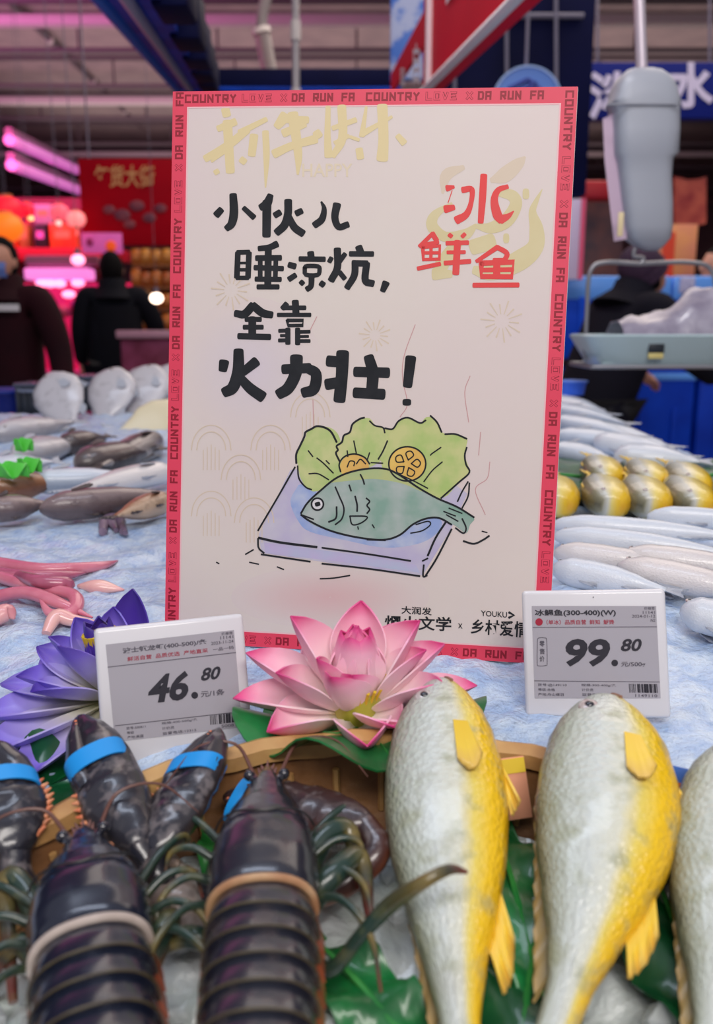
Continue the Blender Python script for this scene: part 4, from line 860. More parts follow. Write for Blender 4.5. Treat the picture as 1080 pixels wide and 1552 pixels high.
tagart(t1, L1, 0, 900, 2.7, [(432, 208), (957, 148), (990, 546), (470, 606)], [
    ('t', m_tgrey, ('波士顿龙虾(400-500)/条', ((500, 222), (845, 184), (847, 208), (502, 248)), .03)), ('t', m_tred, ('鲜活自营  品质优选  产地直采', ((520, 258), (850, 222), (851, 240), (521, 277)))),
    ('t', m_tgrey, ('价格签', ((905, 158), (952, 153), (952, 165), (905, 170)))), ('t', m_tgrey, ('11141', ((900, 174), (953, 168), (954, 181), (901, 187)))), ('t', m_tgrey, ('2023-11-24', ((862, 197), (954, 187), (955, 199), (863, 210)))), ('t', m_tgrey, ('一品一码', ((870, 222), (955, 212), (956, 226), (871, 236)))),
    ('l', m_tgrey, ([(440, 300), (965, 240)], 3)), ('l', m_tgrey, ([(470, 540), (982, 482)], 3)), ('t', m_tink, ('46', ((612, 332), (776, 312), (768, 432), (602, 452)), .035, .1)), ('d', m_tink, (796, 415, 14)), ('t', m_tink, ('80', ((826, 304), (903, 295), (898, 348), (820, 358)), .03, .15)), ('t', m_tgrey, ('元/1条', ((820, 398), (918, 387), (919, 414), (821, 424)), .02)),
    ('t', m_tgrey, ('货号:500811', ((515, 545), (595, 536), (596, 548), (516, 557)))), ('t', m_tgrey, ('等级', ((518, 563), (548, 560), (549, 572), (519, 575)))), ('t', m_tgrey, ('产地:美国', ((520, 582), (586, 574), (587, 587), (521, 594)))), ('t', m_tgrey, ('规格:400-500g/条', ((660, 525), (808, 508), (809, 520), (661, 537)))), ('t', m_tgrey, ('计价员', ((662, 545), (712, 540), (713, 552), (663, 557)))), ('t', m_tgrey, ('监督电话:12315', ((664, 566), (802, 550), (803, 562), (665, 578)))),
    ('b', m_tink, ((842, 500), (976, 485), (2, 38), 46)), ('t', m_tgrey, ('500811', ((905, 536), (978, 528), (979, 540), (906, 548))))])
# ------------------------------------------------------------------ basket with crushed ice and leaves
m_bam = M_('bamboo', (206, 164, 104), .5, (178, 130, 78), 30, bump=.25, bscale=60); m_bam2 = M_('bamboo_dark', (150, 104, 62), .55, (120, 80, 48), 40, bump=.4)
BM = basis(TC, Vector((1, 0, 0)), EY, EZ)
bk = empty('bamboo_basket', (0, 0, 0), 'round bamboo basket at the front holding lobsters and yellow fish', 'basket', M=BM)
mb = MB(); m_ = 96; prof = [(BR-.004, -.002), (BR+.006, 0), (BR+.008, .007), (BR+.002, .011), (BR-.007, .010), (BR-.009, .002)]
mb.loft([[Vector((r*math.cos(2*PI*k/m_), r*math.sin(2*PI*k/m_), z+.0012*math.sin(k*2.1))) for k in range(m_)] for r, z in prof+[prof[0]]], cap=False); mb.build('rim', m_bam, bk)
mb = MB(); prof = [(.02, -.052), (BR-.04, -.05), (BR-.015, -.03), (BR-.006, -.001), (BR+.001, -.001), (BR-.008, -.035), (BR-.035, -.056), (.02, -.058)]
mb.loft([[Vector((r*math.cos(2*PI*k/m_), r*math.sin(2*PI*k/m_), z)) for k in range(m_)] for r, z in prof]); mb.build('woven_wall', m_bam2, bk)
mb = MB()
for k in range(60):
    a = 2*PI*k/60; c, s_ = math.cos(a), math.sin(a); mb.tube([((BR-.011)*c, (BR-.011)*s_, -.006), ((BR-.018)*c, (BR-.018)*s_, -.032)], .0022, 6)
mb.build('wall_stakes', m_bam, bk)
m_tice = M_('tray_ice', (206, 216, 212), .18, (230, 236, 238), 40, bump=.8, bscale=120, coat=.5)
mb = MB(); n = 90; v = []; f = []
for j in range(n+1):
    for i in range(n+1):
        x = -1+2*i/n; y = -1+2*j/n; r = BR-.026
        X, Y = x*math.sqrt(1-y*y/2)*r, y*math.sqrt(1-x*x/2)*r
        v.append((X, Y, -.034+.012*noise.noise((X*30, Y*30, 1))+.007*noise.noise((X*80, Y*80, 5))+.010*noise.noise((X*9, Y*9, 2))))
for j in range(n):
    for i in range(n): a = j*(n+1)+i; f.append((a, a+1, a+n+2, a+n+1))
mb.add(v, f); o = mb.build('basket_ice', m_tice, None, 40); o.matrix_world = BM; tag(o, 'wet crushed ice filling the bamboo basket under the seafood', 'ice', kind='stuff')
m_cube = M_('ice_chunk', (226, 232, 234), .12, (206, 214, 212), 50, coat=.6, bump=.3, trans=.35, ior=1.31)
mb = MB()
for k in range(420):
    a = random.uniform(0, 2*PI); r = (BR-.04)*math.sqrt(random.random()); c = Vector((r*math.cos(a), r*math.sin(a), random.uniform(-.03, -.02))); q = random.uniform(.004, .009)
    bm = bmesh.new(); bmesh.ops.create_icosphere(bm, subdivisions=1, radius=q)
    for p in bm.verts: p.co *= random.uniform(.65, 1.25)
    mb.bm(bm, Matrix.Translation(c))
o = mb.build('ice_chunks', m_cube, None, 0); o.matrix_world = BM; tag(o, 'loose glassy ice chunks scattered between lobsters and fish', 'ice', kind='stuff')
m_leaf = M_('leaf_green', (28, 128, 62), .35, (20, 98, 48), 40, coat=.3); m_leafd = M_('leaf_dark', (16, 92, 46), .35, (12, 64, 36), 30, coat=.3); m_leafl = M_('leaf_bright', (70, 160, 70), .4, (40, 130, 60), 30)
def frill_leaf(name, px, py, L, W_, ang, m, label, h=-.018, parent=None):
    c = TP(px, py, h); t = empty(name, c, label, 'leaf', 'green leaves lining the basket')
    g = []
    for i in range(15):
        u = i/14; r = []
        for j in range(11):
            w = (j/10-.5); ww = W_*math.sin(PI*min(1, u*.9+.06))**.6
            r.append(Vector((w*ww, (u-.5)*L, .010*abs(w)*2*math.sin(u*16+j*.4)+.006*math.sin(u*5))))
        g.append(r)
    Mx = basis((0, 0, 0), Vector((1, 0, 0)), EY, EZ) @ Matrix.Rotation(ang, 4, 'Z')
    MB().sheet(g, .0012).xf(Mx).build('leaf_blade', m, t, 60)
    MB().tube([Mx @ Vector((0, -.5*L, .002)), Mx @ Vector((0, 0, .006)), Mx @ Vector((0, .45*L, .003))], (.0022, .0016, .0006), 6, 4).build('midrib', m_leafl, t)
frill_leaf('garnish_leaf', 775, 1350, .13, .05, .06, m_leaf, 'green leaf lying between the left and middle yellow fish')
frill_leaf('garnish_leaf', 800, 1500, .10, .05, -.3, m_leafd, 'green leaf at the bottom between the left and middle yellow fish')
frill_leaf('garnish_leaf', 540, 1500, .09, .04, .7, m_leaf, 'green leaf in the ice right of the tail of the middle lobster')
frill_leaf('garnish_leaf', 352, 1290, .05, .03, 1.0, m_leafl, 'small bright green leaf left of the middle lobster')
frill_leaf('garnish_leaf', 1015, 1400, .14, .06, .0, m_leafd, 'dark green leaf between the middle and right yellow fish')
def label_card(px, py, h, w, hh, rz, rx, m, label, mats):
    c = TP(px, py, h); t = empty('label_card', c, label, 'card', rot=(rx, 0, rz))
    MB().box((0, 0, 0), (w, .0012, hh), .0005).build('card', m, t)
    for nm, mm, x, z, a, b_ in mats: MB().box((x*w, -.0009, z*hh), (a*w, .0006, b_*hh)).build(nm, mm, t)
label_card(768, 1196, -.002, .026, .034, .25, -.45, M_('card_peach', (240, 168, 134), .45), 'peach label card with a yellow band between two yellow fish', [('band', M_('card_yellow', (240, 206, 60), .45), 0, .36, .96, .24), ('blue_patch', M_('card_blue', (110, 140, 190), .45), -.15, .08, .3, .22)])
label_card(1018, 1207, -.002, .016, .034, -.5, -.3, M_('card_deep_blue', (40, 96, 190), .4, (70, 120, 210), 60), 'blue label card standing right of the middle yellow fish', [('orange_patch', M_('card_orange', (230, 130, 90), .45), .1, .1, .4, .3), ('white_patch', M_('card_white', (206, 214, 236), .45), -.1, -.25, .5, .15)])

# ------------------------------------------------------------------ fish
CROAKER = [(0, .05, -.04, .16), (.012, .12, -.10, .34), (.04, .20, -.18, .55), (.09, .31, -.29, .75), (.15, .40, -.39, .9), (.21, .455, -.45, 1.0), (.225, .46, -.455, .97), (.32, .50, -.50, 1), (.42, .50, -.51, .98), (.55, .44, -.45, .86), (.68, .33, -.34, .66), (.8, .21, -.21, .42), (.9, .135, -.13, .24), (1, .115, -.11, .10)]
SLIM = [(0, .06, -.05, .2), (.02, .16, -.14, .4), (.07, .30, -.28, .7), (.16, .42, -.42, .95), (.2, .44, -.45, 1), (.21, .44, -.45, .97), (.35, .5, -.5, 1), (.55, .45, -.46, .9), (.72, .32, -.33, .65), (.86, .18, -.18, .35), (1, .13, -.13, .1)]
DEEP = [(0, .05, -.05, .2), (.03, .14, -.13, .5), (.1, .30, -.30, .8), (.22, .46, -.46, 1), (.24, .47, -.47, .97), (.42, .5, -.5, 1), (.62, .42, -.42, .8), (.8, .22, -.22, .45), (.92, .10, -.10, .25), (1, .09, -.09, .12)]
def fish_geo(L, H, T, prof, bend=0, sag=0, n=46, m=30):
    rings = []
    for i in range(n):
        t = i/(n-1); t = t**1.35*.6+t*.4; tp, bo_, th = lerp_tab(prof, t); r = []
        bz = bend*L*((t-.35)**2)*(1 if t > .35 else .5); sy = sag*L*(t-.3)**2
        for j in range(m):
            a = 2*PI*j/m; c, s_ = math.cos(a), math.sin(a)
            z = (tp*abs(c)**.9 if c > 0 else bo_*abs(c)**.9)*H; y = th*T/2*math.copysign(abs(s_)**.85, s_)
            r.append(Vector((t*L, y+sy, z+bz)))
        rings.append(r)
    mb = MB(); mb.loft(rings)
    uv = []
    for i in range(n):
        t = i/(n-1); t = t**1.35*.6+t*.4
        for j in range(m): uv.append((t, 1-abs(1-2*j/m)))
    mb.uv = uv; 
    return mb, (lambda t: Vector((t*L, sag*L*(t-.3)**2, bend*L*((t-.35)**2)*(1 if t > .35 else .5))))
def fan(mb, A, Bq, tipA, tipB, n=8, m=12, th=.0012, wav=.0015, notch=0):
    A, Bq, tipA, tipB = map(Vector, (A, Bq, tipA, tipB)); g = []
    for i in range(n+1):
        u = i/n; r = []
        for j in range(m+1):
            w = j/m; p0 = A.lerp(Bq, w); p1 = tipA.lerp(tipB, w); p1 = p0+(p1-p0)*(1-notch*math.sin(PI*w)); p = p0.lerp(p1, u); p += (tipB-tipA).cross(p1-p0).normalized()*(wav*u*math.sin(w*m*PI*.8)) if (tipB-tipA).length > 1e-6 else Vector()
            r.append(p)
        g.append(r)
    return mb.sheet(g, th)
m_eyew = M_('fish_eye_ring', (206, 200, 196), .2, (170, 150, 150), 300, coat=.8); m_eyeb = M_('fish_pupil', (34, 34, 44), .1, coat=1); m_mouth = M_('fish_mouth', (150, 110, 90), .4)
def fish(name, label, cat, group, M, L, H, T, prof, mbody, mfin, mtail=None, bend=0, sag=0, eye=(.075, .16, .035), fins=True, pect=None, detail=True, mdors=None):
    t = empty(name, (0, 0, 0), label, cat, group, M=M); mtail = mtail or mfin
    g, ax = fish_geo(L, H, T, prof, bend, sag, *( (46, 30) if detail else (24, 16))); g.build('body', mbody, t, 80)
    for sd in (1, -1):
        tp, bo_, th = lerp_tab(prof, eye[0]); p = ax(eye[0])+Vector((0, sd*T/2*th*.86, eye[1]*H)); r = eye[2]*H
        e = MB(); e.ball(p, (r, r*.45, r)); e = e.build('eye', m_eyew, t, 80)
        MB().ball(p+Vector((0, sd*r*.3, 0)), (r*.45, r*.3, r*.45)).build('pupil', m_eyeb, e, 80)
    if fins:
        a = ax(.99); h_ = .115*H
        mb = MB(); fan(mb, a+Vector((0, 0, h_)), a-Vector((0, 0, h_)), a+Vector((.17*L, 0, .30*H)), a+Vector((.17*L, 0, -.30*H)), notch=.25); mb.build('tail_fin', mtail, t, 80)
        mb = MB(); fan(mb, ax(.27)+Vector((0, -.1*T, .44*H)), ax(.86)+Vector((0, -.05*T, .12*H)), ax(.36)+Vector((0, -.2*T, .515*H)), ax(.93)+Vector((0, -.1*T, .18*H)), 5, 24); mb.build('dorsal_fin', mdors or mfin, t, 80)
        mb = MB(); fan(mb, ax(.62)+Vector((0, 0, -.36*H)), ax(.76)+Vector((0, 0, -.24*H)), ax(.74)+Vector((0, .001, -.42*H)), ax(.85)+Vector((0, .001, -.30*H)), 5, 10, notch=-.2); mb.build('anal_fin', mfin, t, 80)
        mb = MB(); fan(mb, ax(.28)+Vector((0, .05*T, -.46*H)), ax(.33)+Vector((0, .05*T, -.48*H)), ax(.42)+Vector((0, .1*T, -.60*H)), ax(.46)+Vector((0, .1*T, -.52*H)), 5, 8); mb.build('pelvic_fin', mfin, t, 80)
        for sd in ((1, -1) if detail else (1,)):
            mb = MB(); b0 = ax(.235)+Vector((0, sd*T*.485, -.10*H)); b1 = ax(.24)+Vector((0, sd*T*.475, -.22*H)); fan(mb, b0, b1, b0+Vector((.13*L, sd*.002, -.02*H)), b1+Vector((.11*L, sd*.003, -.10*H)), 7, 9, .0012, .0006, notch=-.35); mb.build('pectoral_fin', pect or mfin, t, 80)
    if detail:
        mb = MB(); p0 = ax(.0)+Vector((.001, 0, -.02*H)); 
        for sd in (1, -1): 
            q = [ax(t_)+Vector((0, sd*T/2*lerp_tab(prof, t_)[2]*.97, z*H)) for t_, z in ((.004, -.03), (.025, -.055), (.05, -.10))]; mb.tube([p0]+q, .0011, 6, 4)
        mb.build('mouth', m_mouth, t)
    return t
def lay(head, tail, up, dorsal_left=True, roll=0):
    """frame for a fish on its side: x from snout to tail, y out of the upper flank, z towards the back"""
    x = (Vector(tail)-Vector(head)).normalized(); y = Vector(up); y = (y-x*y.dot(x)).normalized(); z = x.cross(y)
    if not dorsal_left: y = -y; z = -z*-1; z = x.cross(y)
    M = basis(head, x, y, z) @ Matrix.Rotation(roll, 4, 'X'); return M
cro = [(0, (104, 100, 74)), (.13, (138, 140, 116)), (.27, (176, 184, 170)), (.45, (206, 213, 208)), (.57, (216, 217, 198)), (.65, (230, 208, 96)), (.75, (242, 198, 20)), (1, (238, 182, 12))]
m_cro = ramp_mat('croaker_skin', 1, cro, .3, .06, 30, 64, .35, (150, 154, 120), .55, bump=.5)
m_yfin = ramp_mat('yellow_fin', 0, [(0, (236, 196, 50)), (.6, (240, 204, 66)), (1, (226, 186, 90))], .35, .05, 60, 0, .2)
m_ofin = ramp_mat('orange_fin', 0, [(0, (214, 160, 90)), (.5, (222, 150, 84)), (1, (206, 140, 100))], .4, .1, 60, 0, .2)
m_odors = ramp_mat('olive_fin', 0, [(0, (124, 118, 84)), (1, (170, 140, 84))], .4, .1, 60, 0, .2)
def front_fish(label, head, tail, hh, ht, ratio, T, roll, bend, sag=0):
    a = TP(head[0], head[1], hh); c = TP(tail[0], tail[1], ht); L = (c-a).length
    t = fish('yellow_croaker', label, 'fish', 'large yellow croakers in the basket', lay(a, c, EZ, True, roll), L, L*ratio, T, CROAKER, m_cro, m_yfin, m_ofin, bend, sag, (.125, .15, .085), mdors=m_odors)
    return t
front_fish('plump silver and yellow fish touching the pink lotus, leftmost of the three', (668, 1036), (690, 1640), .026, -.004, .285, .046, .10, -.04)
front_fish('curved yellow bellied fish in front of the 99.80 price tag', (925, 1062), (905, 1585), .030, .004, .355, .046, .06, .20)
front_fish('greenish yellow fish cut off by the right edge of the picture', (1124, 1130), (1092, 1640), .026, -.002, .34, .044, .06, .06)

# ------------------------------------------------------------------ lotus flowers
m_pk = ramp_mat('pink_petal', 0, [(0, (206, 206, 120)), (.14, (248, 234, 228)), (.55, (250, 214, 222)), (.8, (248, 176, 202)), (.95, (232, 88, 150)), (1, (220, 50, 128))], .4, .06, 40, 0, .1, sss=.15, bump=.1)
m_pr = ramp_mat('purple_petal', 0, [(0, (150, 150, 80)), (.25, (200, 196, 190)), (.5, (190, 180, 232)), (.8, (130, 108, 214)), (1, (72, 48, 160))], .4, .06, 40, 0, .1, sss=.1, bump=.1)
m_prd = ramp_mat('deep_purple_petal', 0, [(0, (110, 90, 170)), (.5, (92, 64, 180)), (1, (58, 34, 136))], .4, .06, 40, 0, .1, bump=.1)
m_stam = M_('stamen', (224, 190, 40), .5); m_heart = M_('flower_heart', (178, 178, 60), .5)
PS = 1.0
def petal(L, Wd, e0, e1, az, r0=.006, cup=.5, z0=0, edge=.15, n=14, m=11, th=.0011, tip=1.25):
    L *= PS; Wd *= PS; g = []; x = r0; z = z0; ds = L/(n-1)
    for i in range(n):
        u = i/(n-1); e = e0+(e1-e0)*u
        if i: x += ds*math.cos(e); z += ds*math.sin(e)
        w = Wd*(math.sin(PI*min(1, (.08+.92*u)**tip*.99))**.8) if u < 1 else 0
        w = max(w, .0006); r = []
        for j in range(m):
            q = -1+2*j/(m-1); lift = cup*w*.5*(q*q) - edge*w*.5*max(0, abs(q)-.75)*2
            nx_, nz_ = -math.sin(e), math.cos(e)
            px_, py_, pz_ = x+nx_*lift, q*w/2*math.cos(cup*.4*abs(q)), z+nz_*lift
            r.append(Vector((px_*math.cos(az)-py_*math.sin(az), px_*math.sin(az)+py_*math.cos(az), pz_)))
        g.append(r)
    return MB().sheet(g, th)
def leaf_pad(name, R_, label, waves, m, loc_z=0, tilt=0):
    g = []
    for i in range(13):
        u = .06+.94*i/12; r = []
        for j in range(61):
            a = .12+(2*PI-.24)*j/60; rr = R_*u*(1+.07*math.sin(a*waves)*u); r.append(Vector((rr*math.cos(a), rr*math.sin(a), .010*u*u*math.sin(a*waves*1.0+.6)+.006*u)))
        g.append(r)
    return MB().sheet(g, .0012)
def veins(R_, waves):
    mb = MB()
    for k in range(11):
        a = .3+2*PI*k/11; mb.tube([(u*R_*math.cos(a)*.92, u*R_*math.sin(a)*.92, .010*u*u*math.sin(a*waves+.6)+.006*u+.0012) for u in (.08, .4, .7, 1)], (.0012, .0009, .0006, .0003), 5)
    return mb
c = ice_at(540, 1100, .014)
lot = empty('lotus_flower', c, 'pink artificial lotus on a green leaf before the board', 'flower')
Tz = Matrix.Rotation(R(6), 4, 'X')
def addp(mb, m, root, T_=Tz): return mb.xf(T_).build('petal', m, root, 80)
D_ = R(1)
for az, L_, W_, e0, e1, z0, cp in (
        (-178, .078, .040, 2, 16, .004, .7), (2, .078, .038, 4, 24, .004, .7), (-148, .062, .042, -6, 26, .0, 1.0), (-84, .060, .042, -10, 44, .0, 1.0), (-40, .056, .036, 0, 30, .003, .8), (60, .07, .04, 6, 30, .004, .7), (120, .07, .04, 6, 30, .004, .7),
        (168, .080, .040, 14, 38, .006, .8), (-162, .062, .040, 20, 56, .006, .8), (-118, .050, .040, 34, 78, .008, .9), (-62, .048, .036, 12, 30, .004, .8), (-26, .066, .036, 22, 44, .006, .8), (14, .070, .040, 30, 46, .006, .8), (90, .066, .042, 28, 56, .008, .8), (50, .066, .040, 30, 56, .008, .8), (135, .066, .042, 28, 56, .008, .8),
        (160, .074, .042, 48, 66, .008, .85), (-150, .050, .034, 50, 78, .009, .85), (22, .070, .042, 48, 64, .008, .85), (-4, .060, .036, 42, 58, .008, .85), (85, .07, .042, 56, 74, .009, .85), (-96, .044, .036, 44, 84, .009, .9)):
    addp(petal(L_*.90, W_*.90, R(e0), R(e1), R(az), .009, cp, z0+.006), m_pk, lot)
for k in range(5): addp(petal(.053, .040, R(70), R(110), 2*PI*k/5+.55, .011, .95, .015), m_pk, lot)
for k in range(4): addp(petal(.055, .031, R(80), R(108), 2*PI*k/4+.3, .006, .9, .016), m_pk, lot)
MB().lathe([(.006, -.004), (.012, .006), (.016, .016), (.017, .028), (.009, .034)], 24).xf(Tz).build('flower_heart', m_heart, lot)
mb = MB()
for k in range(26):
    a = 2*PI*k/26; mb.tube([(.012*math.cos(a), .012*math.sin(a), .016), (.02*math.cos(a), .02*math.sin(a), .034)], (.0008, .0012), 5)
mb.xf(Tz).build('stamens', m_stam, lot)
TL = Matrix.Translation((.004, -.002, .0)) @ Matrix.Rotation(R(-10), 4, 'X') @ Matrix.Rotation(R(-60), 4, 'Z')
leaf_pad('leaf', .078, '', 6, m_leaf).xf(TL).build('leaf', m_leaf, lot, 80); veins(.078, 6).xf(TL).build('leaf_veins', m_leafl, lot)
PS = 1.0
# purple one on the left, partly behind its price tag
c = ice_at(158, 1092, .0); c = Vector((-.164, .552, ice_z(-.164, .552)+.008)); PS = .9
lot2 = empty('lotus_flower', c, 'purple artificial lotus behind the 46.80 price tag', 'flower')
Tp = Matrix.Rotation(R(4), 4, 'X') @ Matrix.Rotation(R(-10), 4, 'Y')
for a, L_, e0, e1 in ((-1.98, .088, -10, 4), (-2.38, .092, -4, 10), (-2.8, .084, 4, 16), (3.0, .080, 8, 20), (2.5, .075, 6, 26), (1.9, .075, 6, 26), (1.2, .07, 10, 26), (.5, .07, 10, 26)):
    addp(petal(L_*1.06, .048, R(e0), R(e1), a, .010, .6, .002), m_pr, lot2, Tp)
for a, L_, e0, e1 in ((-2.3, .062, 24, 40), (-2.8, .066, 24, 42), (2.85, .066, 30, 48), (2.2, .06, 30, 50), (1.3, .06, 30, 50)):
    addp(petal(L_, .044, R(e0), R(e1), a, .008, .6, .005), m_pr, lot2, Tp)
for a, e0, e1 in ((-2.2, 52, 72), (-3.0, 52, 70), (2.4, 56, 74), (1.4, 56, 78)): addp(petal(.062, .036, R(e0), R(e1), a, .006, .7, .007), m_pr, lot2, Tp)
for k in range(5): addp(petal(.058, .030, R(74), R(100), 2*PI*k/5+.4, .007, .8, .008), m_prd, lot2, Tp)
addp(petal(.076, .036, R(66), R(84), R(80), .016, .5, .004), m_prd, lot2, Matrix())
mb = MB()
for k in range(20):
    a = 2*PI*k/20; mb.tube([(.006*math.cos(a), .006*math.sin(a), .006), (.010*math.cos(a), .010*math.sin(a), .052)], (.001, .0018), 5)
mb.xf(Tp).build('stamens', m_stam, lot2)
TL = Matrix.Translation((-.022, -.082, -.019)) @ Matrix.Rotation(R(6), 4, 'X') @ Matrix.Rotation(R(30), 4, 'Z')
leaf_pad('leaf', .040, '', 5, m_leafd).xf(TL).build('leaf', m_leafd, lot2, 80)
# ------------------------------------------------------------------ lobsters
lob = [(0, (44, 47, 58)), (.35, (32, 32, 43)), (.52, (58, 50, 46)), (.66, (108, 92, 46)), (.85, (140, 104, 50)), (1, (150, 110, 70))]
m_lob = ramp_mat('lobster_shell', 1, lob, .26, .07, 34, 0, .55, (96, 84, 82), .35, bump=.25)
lobb = [(0, (28, 34, 50)), (.4, (22, 26, 42)), (.6, (36, 36, 40)), (.76, (76, 74, 52)), (.9, (110, 88, 58)), (1, (140, 110, 78))]
m_lob1 = ramp_mat('lobster_shell_blue', 1, lobb, .24, .05, 34, 0, .6, (74, 78, 92), .3, bump=.22)
m_claw = ramp_mat('lobster_claw_shell', 1, [(0, (38, 39, 50)), (.4, (48, 45, 50)), (.65, (76, 58, 50)), (.85, (120, 78, 58)), (1, (150, 92, 66))], .3, .12, 50, 0, .5, (150, 140, 140), .45, bump=.45)
m_band = M_('rubber_band', (24, 150, 230), .45); m_ridge = M_('shell_rim', (196, 158, 118), .35, (170, 120, 84), 60, coat=.4); m_rimw = M_('shell_rim_pale', (206, 192, 182), .3, (176, 160, 150), 50, coat=.5)
m_tooth = M_('claw_teeth', (214, 110, 70), .4, (226, 160, 120), 200); m_legm = ramp_mat('lobster_leg', 0, [(0, (40, 52, 40)), (.45, (32, 58, 50)), (.7, (120, 104, 56)), (.82, (60, 60, 46)), (1, (122, 56, 48))], .3, .06, 60, 0, .5, (110, 110, 70), .3)
m_orange = M_('lobster_orange', (176, 84, 44), .4, (128, 60, 36), 60, coat=.4); m_ant = M_('antenna', (104, 66, 56), .4)
def half(w, top, bot, n=24, p=.8):
    r = []
    for j in range(n):
        a = 2*PI*j/n; c, s_ = math.cos(a), math.sin(a)
        r.append((w*math.copysign(abs(s_)**.9, s_), top*abs(c)**p if c > 0 else -bot*abs(c)**1.2))
    return r
def lobster(label, tipw, rear, up, width, mshell, rim, tail_n=6, tail_drop=0):
    tipw, rear = Vector(tipw), Vector(rear); Y = (tipw-rear).normalized(); Z = (Vector(up)-Y*Vector(up).dot(Y)).normalized(); X = Y.cross(Z); Lc = (tipw-rear).length; w = width/2
    t = empty('lobster', (0, 0, 0), label, 'lobster', 'banded lobsters in the basket', M=basis(rear, X, Y, Z))
    prof = [(0, .90, .84), (.05, .97, .92), (.2, 1.0, 1.0), (.34, .97, .99), (.40, .915, .94), (.44, .90, .93), (.56, .76, .82), (.68, .58, .66), (.78, .42, .50), (.87, .26, .36), (.94, .13, .2), (1, .02, .06)]
    rings = []
    for i in range(40):
        u = i/39; a, b_ = lerp_tab(prof, u); zz = .02*w*0
        rings.append([Vector((x, u*Lc, z+zz+(.16*w*max(0, u-.7)/.3))) for x, z in half(w*a, w*.92*b_, w*.45*b_)])
    mb = MB(); mb.loft(rings); 
    car = mb.build('carapace', mshell, t, 80)
    q = [(x*1.01, -.0005, z*1.01) for x, z in half(w*.9, w*.92*.84, w*.2)]; q = [p for p in q if p[2] > -.10*w]; q = sorted(q, key=lambda p: math.atan2(p[0], p[2]+.1*w)); MB().tube(q, w*.075, 8, 2).build('carapace_rim', rim, t)
    q = [(x*1.005, Lc*.40+abs(x)*.25, z*1.005) for x, z in half(w*.965, w*.92*.96, w*.2)]; q = sorted([p for p in q if p[2] > .25*w], key=lambda p: math.atan2(p[0], p[2])); MB().tube(q, w*.022, 6, 2).build('neck_groove', M_('groove', (34, 34, 36), .4), t)
    mb = MB()
    for u, s_ in ((.86, 1), (.86, -1), (.91, 1), (.91, -1), (.95, 1), (.95, -1)):
        a, b_ = lerp_tab(prof, u); p = Vector((s_*w*a*.8, u*Lc, w*.92*b_*.5+.16*w*(u-.7)/.3)); mb.tube([p, p+Vector((s_*.05*w, .16*w, .05*w))], (.05*w, .008*w), 7)
    mb.tube([(0, .93*Lc, .22*w), (0, 1.03*Lc, .24*w)], (.06*w, .012*w), 7); mb.build('rostrum_spines', M_('spine', (120, 84, 78), .4), t)
    for s_ in (1, -1):
        e = MB(); p = Vector((s_*w*.36, .86*Lc, .36*w)); e.tube([p-Vector((s_*.1*w, .12*w, .05*w)), p], .08*w, 8); e.ball(p, .12*w); e.build('eye', m_eyeb, t)
    y = -.0; k_ = 1.0; z_ = 0
    for k in range(tail_n):
        sl = w*.50; a0 = w*(.92-.015*k); mb = MB(); rr = []
        for i in range(9):
            u = i/8; g_ = (.90+.12*math.sin(PI*min(1, u*1.15)*.5)); rr.append([Vector((x, y-u*sl*1.25, z+z_)) for x, z in half(a0*g_, a0*.86*g_, a0*.42*g_)])
        mb.loft(rr); seg = mb.build('tail_segment', mshell, t, 80)
        q = [(x*1.01, y-sl*1.22, z*1.01+z_) for x, z in half(a0*1.02, a0*.86*1.02, a0*.2)]; q = sorted([p for p in q if p[2]-z_ > -.05*w], key=lambda p: math.atan2(p[0], p[2]-z_+.05*w)); MB().tube(q, w*.022, 6, 2).build('segment_rim', M_('segment_edge', (84, 74, 46), .35, (60, 50, 36), 60, coat=.4), seg)
        for s_ in (1, -1):
            pl = MB(); pl.sheet([[Vector((s_*a0*(.98+.12*v_), y-sl*(.2+.8*u)-v_*sl*.25, z_-a0*(.05+.5*v_*(1-.3*abs(u-.5))))) for u in (0, .25, .5, .75, 1)] for v_ in (0, .33, .66, 1)], .0015); pl.build('side_plate', m_orange, seg, 80)
        y -= sl; z_ -= tail_drop*(k+1)
    for k, a in enumerate((-.7, -.35, 0, .35, .7)):
        d = Vector((math.sin(a), -math.cos(a), -.1)); sd = Vector((math.cos(a), math.sin(a), 0)); o_ = Vector((0, y+w*.1, z_))
        g = [[o_+d*(w*1.25*u)+sd*(q_*w*.30*math.sin(PI*(.15+.8*u)))+Vector((0, 0, -.1*w*q_*q_+.05*w)) for q_ in (-1, -.5, 0, .5, 1)] for u in [i/7 for i in range(8)]]
        MB().sheet(g, .0025).build('tail_fan_plate', mshell, t, 80)
    for s_ in (1, -1):
        for k in range(4):
            y0 = Lc*(.12+.13*k); sp = (.55-.33*k); p0 = Vector((s_*w*.8, y0, -.25*w)); p1 = p0+Vector((s_*w*.55, (-.25+.25*k)*w, .25*w)); p2 = p1+Vector((s_*w*.45, (-.75+.38*k)*w, -.1*w)); p3 = p2+Vector((s_*w*.1, (-.85+.28*k)*w, -.35*w))
            MB().tube([p0, p1, p2, p3], (.09*w, .075*w, .06*w, .022*w), 9, 5).build('leg', m_legm, t, 80)
        MB().tube([(s_*w*.25, .9*Lc, .2*w), (s_*w*.7, 1.1*Lc, .5*w), (s_*w*1.5, 1.05*Lc, .6*w), (s_*w*2.1, .8*Lc, .35*w)], (.045*w, .035*w, .025*w, .01*w), 7, 6).build('antenna', m_ant, t)
    return t
